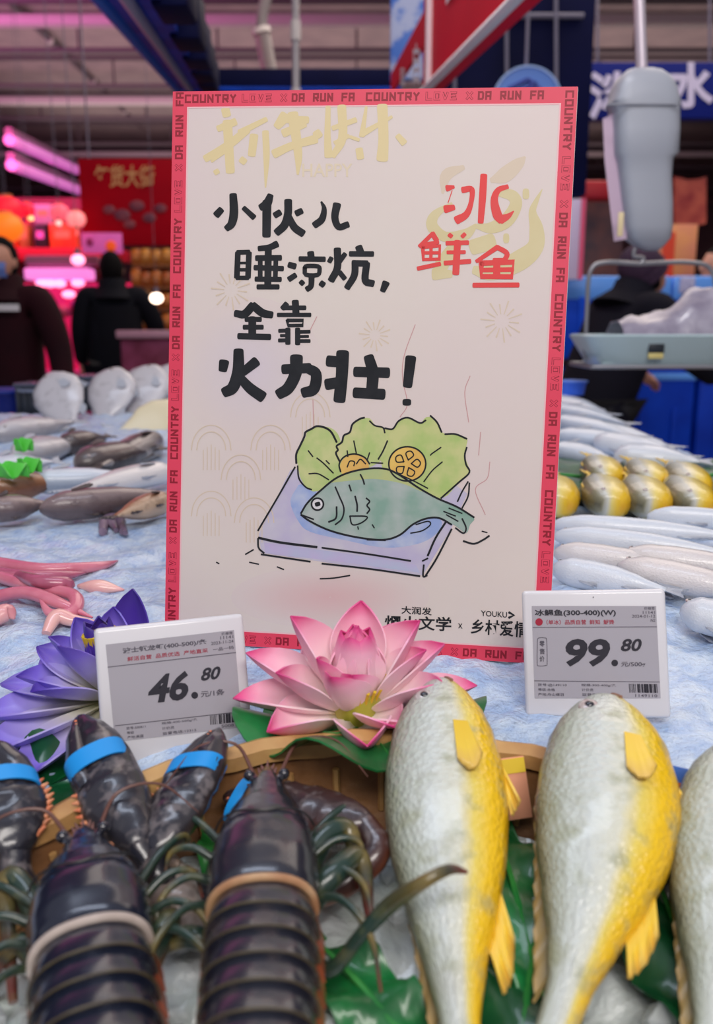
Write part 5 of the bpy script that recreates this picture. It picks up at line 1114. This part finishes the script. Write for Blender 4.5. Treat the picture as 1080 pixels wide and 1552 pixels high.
def claw(root, wrist, tip, up, width, thick, mband_at, mirror=1, arm=None, teeth=True, open_=.05, mcl=None, band_w=.12, bandtilt=0):
    """a pincer: palm with its fixed finger, hinged finger, teeth, spikes, rubber band and the arm behind it"""
    mcl = mcl or m_claw; IM = root.matrix_world.inverted() if root.matrix_world != Matrix() else root.matrix_basis.inverted()
    IM = root.matrix_basis.inverted()
    wrist, tip = Vector(wrist), Vector(tip); Y = (tip-wrist).normalized(); Z = (Vector(up)-Y*Vector(up).dot(Y)).normalized(); X = Y.cross(Z); L = (tip-wrist).length; M = IM @ basis(wrist, X, Y, Z); W2, T2 = width/2, thick/2; s_ = mirror
    prof = [(0, .30, 0, .45), (.06, .52, 0, .7), (.16, .78, .05, .9), (.32, 1.0, .06, 1), (.44, .98, .02, 1), (.52, .86, -.10, .94), (.58, .74, -.22, .9), (.72, .66, -.24, .82), (.86, .47, -.18, .6), (.95, .25, -.09, .36), (1, .05, -.02, .1)]
    rings = []
    for i in range(36):
        u = i/35; a, o_, th = lerp_tab(prof, u); rings.append([Vector((s_*(o_*W2)+W2*a*math.sin(2*PI*j/20), u*L, T2*th*math.cos(2*PI*j/20)+.002*noise.noise((u*14, j, 3)))) for j in range(20)])
    mb = MB(); mb.loft(rings); pl = mb.xf(M).build('claw', mcl, root, 80); mb = MB()
    for k in range(9):                                                   # spikes along the inner margin
        u = .10+.045*k; a, o_, th = lerp_tab(prof, u); p = Vector((s_*(o_*W2+a*W2*.97), u*L, .15*T2)); mb.tube([p-Vector((s_*W2*.1, 0, 0)), p+Vector((s_*W2*.16, W2*.07, .1*T2))], (W2*.11, W2*.02), 7)
    mb.xf(M).build('spikes', m_tooth, pl, 60)['label'] = 'orange spikes'
    prof2 = [(0, .32, .56, .75), (.15, .40, .56, .85), (.4, .42, .46, .8), (.7, .32, .30, .58), (.9, .17, .12, .32), (1, .03, .02, .08)]
    rings = []
    for i in range(22):
        u = i/21; a, o_, th = lerp_tab(prof2, u); rings.append([Vector((s_*(o_+open_*(1-.2*u))*W2+W2*a*math.sin(2*PI*j/16), (.46+.535*u)*L, T2*th*math.cos(2*PI*j/16))) for j in range(16)])
    mb = MB(); mb.loft(rings); mb.xf(M).build('hinged_finger', mcl, pl, 80)
    if teeth:
        mb = MB()
        for k in range(13):
            u = .58+.03*k; a, o_, th = lerp_tab(prof, u); x = s_*(o_*W2+a*W2*.86); mb.ball((x, u*L, T2*th*.42), (W2*.09, L*.013, T2*.2), None, 8, 6)
        mb.xf(M).build('teeth', m_tooth, pl, 80)
    if mband_at:
        a, o_, th = lerp_tab(prof, mband_at); bw = L*band_w; rr = []
        for dy, k in ((-.5, 1), (-.5, 1.06), (.5, 1.06), (.5, 1), (-.5, 1)):
            rr.append([Vector((W2*k*(.80+.10*(1-(mband_at-.5)*2))*math.copysign(abs(math.sin(2*PI*j/32))**.8, math.sin(2*PI*j/32))+s_*.05*W2, mband_at*L+dy*bw+bandtilt*W2*math.sin(2*PI*j/32), T2*k*th*1.12*math.copysign(abs(math.cos(2*PI*j/32))**.8, math.cos(2*PI*j/32)))) for j in range(32)])
        mb = MB(); mb.loft(rr, cap=False); mb.xf(M).build('rubber_band', m_band, pl, 40)['label'] = 'bright blue rubber band'
    if arm:
        pts = [IM @ Vector(p) for p in arm]+[IM @ (wrist+Y*L*.04)]; r = W2*.42
        MB().tube(pts, [r*.8]+[r]*(len(pts)-2)+[r*.9], 12, 5).build('arm', m_legm if False else mcl, root, 80)
    return pl
NUP = EZ
l1 = lobster('dark blue lobster with a pale shell rim at the lower left', TP(128, 1262, .014), TP(140, 1452, .020), NUP, .0535, m_lob1, m_rimw)
claw(l1, TP(214, 1290, .008), TP(118, 1086, .022), (NUP+Vector((-.1, -.15, 0))), .0375, .024, .60, -1, [TP(160, 1400, .0), TP(205, 1360, -.006), TP(230, 1320, .0)])
claw(l1, TP(25, 1300, .006), TP(-30, 1118, .03), NUP+Vector((.1, -.1, 0)), .044, .024, .56, 1, [TP(110, 1400, .0), TP(50, 1370, -.006), TP(22, 1330, .0)], bandtilt=-.25)
l2 = lobster('dark brown lobster in the middle, beside the leftmost yellow fish', TP(406, 1172, .010), TP(398, 1385, .022), NUP, .052, m_lob, m_ridge)
claw(l2, TP(232, 1300, .006), TP(332, 1104, .02), NUP+Vector((-.3, -.1, .0)), .034, .021, .62, -1, [TP(370, 1380, .0), TP(300, 1350, -.01), TP(240, 1330, .0)], bandtilt=.2)
cl = claw(l2, TP(562, 1250, .008), TP(338, 1208, -.006), NUP+Vector((0, -.25, .0)), .034, .021, .86, -1, [TP(440, 1370, .0), TP(520, 1340, -.004), TP(572, 1290, .004)], mcl=ramp_mat('red_brown_claw', 1, [(0, (58, 48, 52)), (.4, (84, 52, 46)), (.7, (150, 78, 44)), (1, (170, 92, 50))], .3, .15, 50, 0, .5, (150, 140, 140), .4, bump=.45), band_w=.07)
IM = l2.matrix_basis.inverted()
def longleg(pts, rad, m=m_legm): MB().tube([IM @ TP(*p) for p in pts], rad, 10, 6).build('leg', m, l2, 80)
longleg([(455, 1440, .0), (500, 1470, .004), (545, 1420, .018), (590, 1372, .032), (640, 1338, .050), (680, 1318, .052), (708, 1322, .050)], (.004, .0036, .0032, .0038, .003, .0024, .0008))
longleg([(450, 1400, .0), (500, 1330, .016), (545, 1300, .012), (560, 1390, .004)], (.006, .006, .005, .002)); longleg([(445, 1370, .0), (490, 1270, .012), (530, 1262, .01), (545, 1350, .0)], (.006, .006, .005, .002)); longleg([(330, 1430, .002), (280, 1420, .006), (240, 1445, .0)], (.005, .005, .002))
IM = l1.matrix_basis.inverted()
def longleg1(pts, rad): MB().tube([IM @ TP(*p) for p in pts], rad, 10, 6).build('leg', m_legm, l1, 80)
longleg1([(200, 1480, .0), (235, 1430, .010), (258, 1395, .010), (215, 1520, -.005)], (.006, .0055, .005, .002)); longleg1([(70, 1440, .0), (38, 1350, .010), (10, 1340, .010), (20, 1520, -.005)], (.006, .0055, .005, .002)); longleg1([(70, 1470, .0), (30, 1430, .008), (-5, 1470, .0)], (.006, .005, .002))
a = TP(214, 1292, -.004); c = TP(318, 1440, -.012); L = (c-a).length
fish('goby', 'small mottled grey brown fish lying between the two lobsters', 'fish', None, lay(a, c, EZ), L, L*.42, .020, SLIM, ramp_mat('goby_skin', 1, [(0, (120, 100, 92)), (.5, (158, 140, 130)), (1, (176, 170, 160))], .35, .1, 60, 60, .4, (90, 76, 70), .5), M_('goby_fin', (130, 112, 100), .4))

# ------------------------------------------------------------------ squid and other seafood on the ice
m_sq = M_('squid_pink', (226, 142, 158), .3, (206, 108, 132), 26, coat=.5, bump=.2, sss=.1); m_sqp = M_('squid_pale', (240, 186, 178), .3, (230, 150, 160), 30, coat=.5); m_sqd = M_('squid_dark', (150, 70, 100), .3, (190, 100, 126), 30, coat=.5)
def squid(label, arms, mantle=None):
    c = ice_at(*arms[0][0][0][:2]); t = empty('squid', c, label, 'squid', 'pink squid on the ice')
    for pts, rad, m in arms:
        P = [ice_at(p[0], p[1], p[2])-c for p in pts]; MB().tube(P, rad, 10, 6, .8).build('arm', m, t, 80)
    if mantle:
        (x0, y0), (x1, y1), r = mantle; a = ice_at(x0, y0, r*.6)-c; b_ = ice_at(x1, y1, r*.6)-c
        MB().tube([a.lerp(b_, u) for u in (0, .1, .35, .7, .95, 1)], [r*.4, r*.8, r, r*.75, r*.2, r*.05], 16, 4).build('mantle', m_sqp, t, 80)
    return t
squid('heap of pink curled squid arms, nearest to the purple lotus', [
    ([(-20, 868, .008), (55, 890, .010), (110, 902, .012), (112, 926, .008), (78, 930, .008), (60, 908, .012)], (.007, .007, .0065, .006, .0045, .001), m_sq),
    ([(-10, 905, .006), (40, 898, .012), (90, 915, .010), (140, 936, .005)], (.007, .007, .006, .001), m_sq), ([(70, 960, .004), (86, 934, .010), (110, 940, .006), (146, 942, .004)], (.004, .007, .006, .001), m_sqp),
    ([(30, 872, .014), (62, 882, .018), (100, 885, .016), (108, 893, .012)], (.006, .008, .008, .0015), m_sqd), ([(-12, 940, .006), (10, 928, .008), (22, 938, .004)], (.008, .009, .001), m_sqp)])
squid('pink squid stretched flat behind the curled heap', [
    ([(-20, 852, .007), (50, 862, .009), (100, 862, .008), (150, 858, .005), (178, 850, .003)], (.009, .008, .0075, .006, .001), m_sq),
    ([(-20, 868, .009), (40, 874, .010), (90, 873, .008), (130, 868, .005)], (.008, .008, .007, .001), m_sqd), ([(118, 888, .003), (150, 890, .003), (188, 894, .002)], (.002, .009, .001), m_sqp)])
c = ice_at(168, 806); t = empty('shellfish_piece', c, 'small grey purple octopus lump alone on the ice left of the board', 'octopus')
for pts, r in (([(156, 806), (158, 792), (168, 786), (182, 789), (186, 806)], (.005, .006, .007, .006, .004)), ([(168, 788), (172, 797), (176, 804)], (.006, .005, .003)), ([(182, 790), (190, 808)], (.005, .003))):
    MB().tube([ice_at(p[0], p[1], .006)-c for p in pts], r, 9, 5).build('arm', M_('octopus_grey', (150, 126, 146), .35, (110, 90, 112), 40, coat=.4), t, 80)
def skin(name, back, side, belly, mott=None): return ramp_mat(name, 1, [(0, back), (.3, side), (.6, side), (.8, belly), (1, belly)], .28, .06, 26, 70, .45, mott, .4)
m_silver = skin('silver_skin', (150, 160, 178), (206, 214, 226), (226, 230, 236)); m_silver2 = skin('grey_back_skin', (132, 124, 110), (212, 206, 206), (232, 226, 224)); m_sfin = M_('silver_fin', (176, 180, 190), .35)
m_pom = skin('pomfret_skin', (150, 146, 150), (196, 192, 196), (214, 210, 212), (150, 146, 150)); m_dark = skin('dark_skin', (58, 50, 50), (92, 80, 80), (150, 140, 136), (50, 44, 44)); m_brown = skin('brown_skin', (120, 76, 52), (158, 108, 76), (206, 176, 148), (96, 60, 44)); m_cat = skin('catfish_skin', (92, 78, 80), (130, 112, 112), (186, 168, 164), (80, 66, 70)); m_dfin = M_('dark_fin', (80, 70, 70), .4)
def icefish(name, label, group, h, tl, lift, H, T, prof, m, mf, left=True, roll=0, bend=0, up=None, sag=0, eye=(.09, .14, .05)):
    a = ice_at(h[0], h[1], lift); c = ice_at(tl[0], tl[1], lift); L = (c-a).length
    return fish(name, label, 'fish', group, lay(a, c, up or Vector((0, -.15, 1)), left, roll), L, H, T, prof, m, mf, None, bend, sag, eye, True, None, False)
# right: small yellow fish in two rows on a leaf, silver fish around them
c = ice_at(905, 745, .004); t = empty('banana_leaf', c, 'green leaf under the two rows of small yellow fish', 'leaf')
mb = MB(); g = []
for j in range(9):
    y0 = -.06+.26*j/8; g.append([Vector((-.16+.42*i/20, y0, 0))+Vector((0, 0, ice_z(c.x-.16+.42*i/20, c.y+y0)-c.z+.012+.004*math.sin(i*.9+j))) for i in range(21)])
mb.sheet(g, .002).build('leaf_blade', m_leafd, t, 60)
mb = MB(); mb.tube([g[4][i]+Vector((0, 0, .002)) for i in range(0, 21, 2)], .0025, 6).build('midrib', m_leafl, t)
m_croy = ramp_mat('small_croaker_skin', 1, [(0, (92, 88, 66)), (.2, (140, 136, 110)), (.38, (206, 206, 196)), (.52, (236, 214, 120)), (.7, (240, 196, 40)), (1, (236, 176, 30))], .3, .05, 38, 60, .4)
PLUMP = [(0, .22, -.20, .5), (.03, .34, -.32, .72), (.1, .44, -.43, .92), (.25, .5, -.5, 1), (.45, .5, -.5, .98), (.65, .38, -.38, .7), (.85, .2, -.2, .4), (1, .12, -.12, .15)]
protos = []
def smallc(px, py, lab):
    a = ice_at(px, py+14, .022); L = .15; M = lay(a, a+Vector((.02, L, .012)), Vector((.1, -.2, 1)), False, 0)
    if not protos: protos.append(fish('small_croaker', lab, 'fish', 'small yellow fish in two rows', M, L, .060, .044, PLUMP, m_croy, m_yfin, None, 0, 0, (.085, .17, .06), True, None, False)); return
    o = copy_tree(protos[0]); o.matrix_basis = M; o['label'] = lab
for k, (px, lab) in enumerate(((846, 'small yellow fish in the near row, touching the board edge'), (926, 'small yellow fish in the near row, second from the board'), (990, 'small yellow fish in the near row, third from the board'), (1058, 'small yellow fish in the near row, by the right picture edge'))): smallc(px, 752+k*1.5, lab)
for px, py, lab in ((920, 716, 'small yellow fish in the far row, first from the board'), (990, 724, 'small yellow fish in the far row, second from the board'), (1054, 729, 'small yellow fish in the far row, by the right picture edge')): smallc(px, py, lab)
gS = 'long silver fish on the right side of the ice'
for i, (h, tl, H, lab) in enumerate((((935, 858), (1180, 905), .034, 'large pale fish with a brownish snout right above the 99.80 tag'), ((940, 842), (1180, 868), .03, 'dark backed fish just behind the large pale fish'), ((835, 795), (1130, 815), .026, 'long silver fish nearest the front of the small yellow rows'), ((838, 812), (1120, 840), .026, 'long silver fish second in front of the small yellow rows'),
        ((838, 838), (1040, 862), .026, 'pale silver fish with its snout behind the board edge'), ((836, 862), (1010, 893), .026, 'pale silver fish lying just above the top left of the 99.80 tag'), ((1030, 925), (1190, 960), .036, 'silver fish with a red rimmed eye right of the 99.80 tag'), ((980, 783), (1180, 792), .02, 'thin silver fish close below the near yellow row'))):
    icefish('silver_fish', lab, gS, h, tl, .016+.004*(i in (0, 1)), H, .028, SLIM, m_silver2 if i in (0, 1, 4) else m_silver, m_sfin, False, 0, .03*(-1)**i, None, 0, (.07, .1, .09))
for i, (h, tl, lab) in enumerate((((835, 662), (985, 676), 'silver fish in the far right pile, lowest left'), ((900, 668), (1035, 690), 'silver fish in the far right pile, lowest right'), ((835, 640), (960, 660), 'silver fish in the far right pile, second layer left'), ((880, 648), (1010, 674), 'silver fish in the far right pile, with a dark slit mouth'), ((835, 622), (945, 640), 'silver fish in the far right pile, third layer'), ((836, 608), (920, 626), 'silver fish at the top of the far right pile'), ((835, 684), (930, 698), 'silver fish in the far right pile, just above the leaf'), ((930, 690), (1060, 698), 'thin silver fish behind the far yellow row'))):
    icefish('silver_fish', lab, 'silver fish in the far right pile', h, tl, .018+.006*(i % 3), .055, .04, SLIM, m_silver, m_sfin, i % 2 == 0, 0, .04*(-1)**i)
# left: mixed pile
gL = 'mixed fish piled on the left of the ice'
spec = [  # head, tail, H, T, profile, material, label
    ((-30, 742), (95, 728), .05, .04, SLIM, m_brown, 'orange brown fish at the left edge above the squid'), ((60, 772), (262, 748), .042, .036, SLIM, m_cat, 'long grey brown fish closest to the squid on the left'), ((-20, 775), (70, 762), .04, .03, SLIM, m_cat, 'grey fish at the left edge below the orange brown fish'),
    ((255, 758), (175, 782), .034, .03, SLIM, m_brown, 'brownish fish with its snout against the left edge of the board'), ((40, 732), (210, 722), .04, .034, SLIM, m_silver, 'silver grey fish behind the long grey brown fish'), ((262, 712), (110, 742), .05, .034, SLIM, m_silver2, 'pale fish slanting down from the left edge of the board'),
    ((115, 706), (235, 680), .065, .05, SLIM, m_dark, 'large dark fish with a yellowish fin edge in the left pile'), ((240, 668), (150, 706), .06, .05, SLIM, m_dark, 'dark fish leaning against the left edge of the board'), ((92, 676), (160, 662), .05, .04, SLIM, m_dark, 'dark spotted fish above the green leaf scraps'),
    ((-10, 660), (110, 640), .07, .05, DEEP, m_pom, 'pale flat fish at the far left of the pile'), ((20, 690), (120, 668), .07, .04, DEEP, m_pom, 'pale flat fish in the middle of the left pile'), ((-20, 712), (80, 700), .06, .035, DEEP, m_silver, 'silver fish lying below the pale flat fish')]
for h, tl, H, T, pr, m, lab in spec: icefish('market_fish', lab, gL, h, tl, .022, H, T, pr, m, m_dfin if m in (m_dark, m_cat, m_brown) else m_sfin, True, .1)
for i, (x, y, ang, lab) in enumerate(((112, 634, -.5, 'whitish flat fish propped up at the left end of the back row'), (152, 622, .15, 'whitish flat fish standing tallest in the back row'), (184, 622, .35, 'grey flat fish in the back row, second from the tallest one'), (214, 624, .4, 'grey flat fish in the back row, third from the tallest one'), (243, 622, .3, 'grey flat fish in the back row touching the board'), (178, 640, 1.2, 'cream flat fish lying in front of the back row'))):
    a = ice_at(x, y+26, -.025)+Vector((0, (0, 0, .05, .10, .15, -.05)[i], .003*i)); d = Vector((math.sin(ang)*.16, .10, .13 if i != 5 else .03)); up = Vector((0, -1, .55))
    fish('pomfret', lab, 'fish', 'flat pale fish propped in the back row', lay(a+d, a, up), .165, .115, .03, DEEP, m_pom if i not in (5,) else M_('cream_skin', (226, 214, 180), .35), m_sfin, None, 0, 0, (.09, .1, .05), True, None, False)
for i, (x, y, w, lab) in enumerate(((18, 712, .07, 'bright green leaf scrap at the left picture edge'), (45, 705, .05, 'small bright green leaf scrap right of the other scrap'), (36, 674, .045, 'tiny green leaf scrap under the pale flat fish'))):
    c = ice_at(x, y, .05); t = empty('leaf_scrap', c, lab, 'leaf', 'green scraps in the left pile'); g = [[Vector((.6*w*(i_/8-.5), .6*w*.5*(j/6-.5)*math.sin(PI*(.1+.8*i_/8)), .01*math.sin(i_*.9+j))) for i_ in range(9)] for j in range(7)]
    MB().sheet(g, .002).build('leaf_blade', M_('leaf_vivid', (88, 206, 70), .4), t, 60)
# black ribbed crates and a blue tub behind the ice
m_crate = M_('black_crate', (40, 46, 58), .35, coat=.3)
cr = None
for i in range(5):
    x0 = 38+i*44; y0 = 596-i*6; p = at(x0+22, y0+36, 2.42+.03*i); w = .084; h_ = .092
    lab = ['black ribbed crate first from the blue tub, behind the left fish pile', 'black ribbed crate second from the blue tub', 'black ribbed crate third from the blue tub, behind the tallest pale fish', 'black ribbed crate fourth from the blue tub', 'black ribbed crate touching the left edge of the board'][i]
    if cr is None:
        cr = empty('crate', p, lab, 'crate', 'black crates behind the ice'); MB().box((0, 0, h_/2), (w, .12, h_), .006).build('crate_body', m_crate, cr)
        for k in range(4): MB().box((-.03+.02*k, -.062, h_*.45), (.006, .008, h_*.8), .002).build('rib', m_crate, cr)
        MB().box((0, 0, h_), (w*1.04, .13, .012), .004).build('rim', M_('crate_rim', (70, 78, 96), .25, coat=.5), cr)
        MB().tube([(-.03, -.066, h_*.86), (-.015, -.074, h_*.84), (.015, -.074, h_*.84), (.03, -.066, h_*.86)], .005, 8, 4).build('handle', M_('crate_handle', (110, 120, 144), .2, coat=.6), cr)
    else:
        o = copy_tree(cr); o.location = p; o['label'] = lab
p = at(14, 646, 2.5); t = empty('tub', p, 'deep blue plastic tub behind the ice at the left edge', 'tub')
MB().lathe([(.07, 0), (.085, .1), (.088, .105), (.078, .1), (.062, .01)], 32).build('tub_body', M_('tub_blue', (16, 36, 128), .35), t); MB().lathe([(.084, .1), (.092, .1), (.092, .108), (.084, .108)], 32).build('rim', M_('tub_rim', (24, 50, 150), .3), t)
p = at(865, 598, 2.1); t = empty('tub', p, 'small bright blue tub at the top of the far right fish pile', 'tub')
MB().lathe([(.03, 0), (.035, .03), (.037, .032), (.031, .03), (.027, .005)], 24).build('tub_body', M_('tub_bright', (60, 110, 236), .35), t); MB().lathe([(.035, .03), (.039, .03), (.039, .034), (.035, .034)], 24).build('rim', M_('tub_bright_rim', (90, 140, 240), .3), t)
# ------------------------------------------------------------------ hanging scale
SY = 2.0
c = at(972, 104, SY); sc_ = empty('hanging_scale', c, 'grey hanging market scale with wire bail and shallow pan', 'scale')
m_sg = M_('scale_grey', (164, 168, 178), .45, metal=.1); m_sg2 = M_('scale_side_pink_lit', (196, 170, 190), .45); m_wire = M_('scale_wire', (150, 150, 156), .3, metal=.6)  # side colour holds the pink light falling on the housing's left face
MB().tube([Vector((0, 0, .0)), at(966, -60, SY)-c], .0125, 12).build('suspension_rod', M_('rod', (198, 186, 196), .35, metal=.3), sc_)
def sx(px, py, Y=SY): return at(px, py, Y)-c
rows = [(106, 955, 990), (110, 946, 1000), (120, 935, 1011), (135, 928, 1019), (155, 923, 1024), (158, 921, 1026), (163, 925, 1024), (200, 927, 1024), (236, 928, 1022), (243, 932, 1014), (270, 935, 1012), (310, 940, 1014), (345, 944, 1014), (362, 950, 1012), (374, 965, 1003), (380, 978, 996)]
rings = []
for y, x0, x1 in rows:
    a, b_ = sx(x0, y), sx(x1, y); w = (b_.x-a.x)/2; cx_ = (a.x+b_.x)/2; d = min(.05, w*.8); n = 28
    rings.append([Vector((cx_+w*math.copysign(abs(math.cos(2*PI*k/n))**.45, math.cos(2*PI*k/n)), a.y-c.y*0+d*math.copysign(abs(math.sin(2*PI*k/n))**.45, math.sin(2*PI*k/n)), a.z)) for k in range(n)])
MB().loft(rings).build('housing', m_sg, sc_, 50)
rings = [[Vector((p.x*1.0, p.y, p.z)) for p in r] for r in rings[5:6]]
MB().tube([sx(921, 158, SY-.052), sx(1026, 158, SY-.052)], .0025, 6).build('cap_seam', M_('seam_grey', (140, 142, 152), .5), sc_)
mb = MB(); mb.add([sx(x, y, Y) for Y in (SY-.01, SY+.06) for x, y in ((913, 180), (930, 172), (938, 245), (950, 362), (930, 366), (916, 245))], [(0, 1, 2, 3, 4, 5), (11, 10, 9, 8, 7, 6)]+[(i, (i+1) % 6, (i+1) % 6+6, i+6) for i in range(6)]); mb.build('side_panel', m_sg2, sc_, 30)
p = sx(940, 340, SY-.056); MB().box(p, (.012, .004, .05), .001).build('rating_label', M_('label_cream', (226, 206, 160), .5), sc_)
MB().tube([sx(962, 376), sx(960, 388), sx(975, 392), sx(968, 402)], .005, 8, 4).build('hook', m_wire, sc_)
for s_ in (1, -1):
    PX = lambda x: x if s_ > 0 else 968+(968-x)*1.5
    MB().tube([sx(966, 400), sx(PX(916), 398), sx(PX(894), 412), sx(PX(889), 470), sx(PX(886), 545)], .0052, 8, 5).build('bail_wire', m_wire, sc_)
# pan: shallow tray
rings = []
for dz, k in ((.062, 1.0), (.058, 1.03), (.0, .82), (-.006, .78), (.004, .78), (.054, .96)):
    a = sx(986, 548); rings.append([a+Vector((.170*k*math.copysign(abs(math.cos(2*PI*j/40))**.35, math.cos(2*PI*j/40)), .11*k*math.copysign(abs(math.sin(2*PI*j/40))**.35, math.sin(2*PI*j/40)), dz)) for j in range(40)])
MB().loft(rings+[rings[0]], cap=False).build('pan', M_('pan_pale', (176, 196, 200), .3, coat=.4), sc_, 50)
a = sx(986, 548); MB().box(a+Vector((0, 0, -.001)), (.27, .17, .004), .001).build('pan_base', M_('pan_base', (160, 180, 184), .35), sc_)
MB().tube([a+Vector(p) for p in ((-.16, -.1, -.008), (.16, -.1, -.008), (.16, .1, -.008), (-.16, .1, -.008), (-.16, -.1, -.008))], .005, 8).build('pan_frame', m_wire, sc_)
p = sx(994, 528, SY-.104); MB().box(p, (.034, .006, .02), .001).build('catch', M_('catch_black', (30, 36, 44), .4), sc_); MB().box(p+Vector((-.001, -.002, -.016)), (.032, .006, .012), .001).build('sticker', M_('sticker_yellow', (206, 190, 120), .5), sc_)
# crumpled clear bag in the pan
c2 = at(1010, 512, SY); t = empty('plastic_bag', c2, 'crumpled translucent plastic bag lying in the scale pan', 'bag'); g = []
for j in range(15):
    r = []
    for i in range(31):
        u = i/30; w = j/14; top = .045+.05*u+.05*math.exp(-((u-.72)/.18)**2); s_ = math.sin(PI*w)
        r.append(Vector((-.12+.25*u, -.075+.15*w, top*s_**.6*(.85+.25*noise.noise((u*5, w*3, 4)))+.004*noise.noise((u*12, w*9, 1)))))
    g.append(r)
MB().sheet(g, .002).build('bag_film', M_('bag_film', (140, 132, 152), .25, (176, 170, 186), 20, alpha=.9, coat=.4, bump=.4), t, 60)
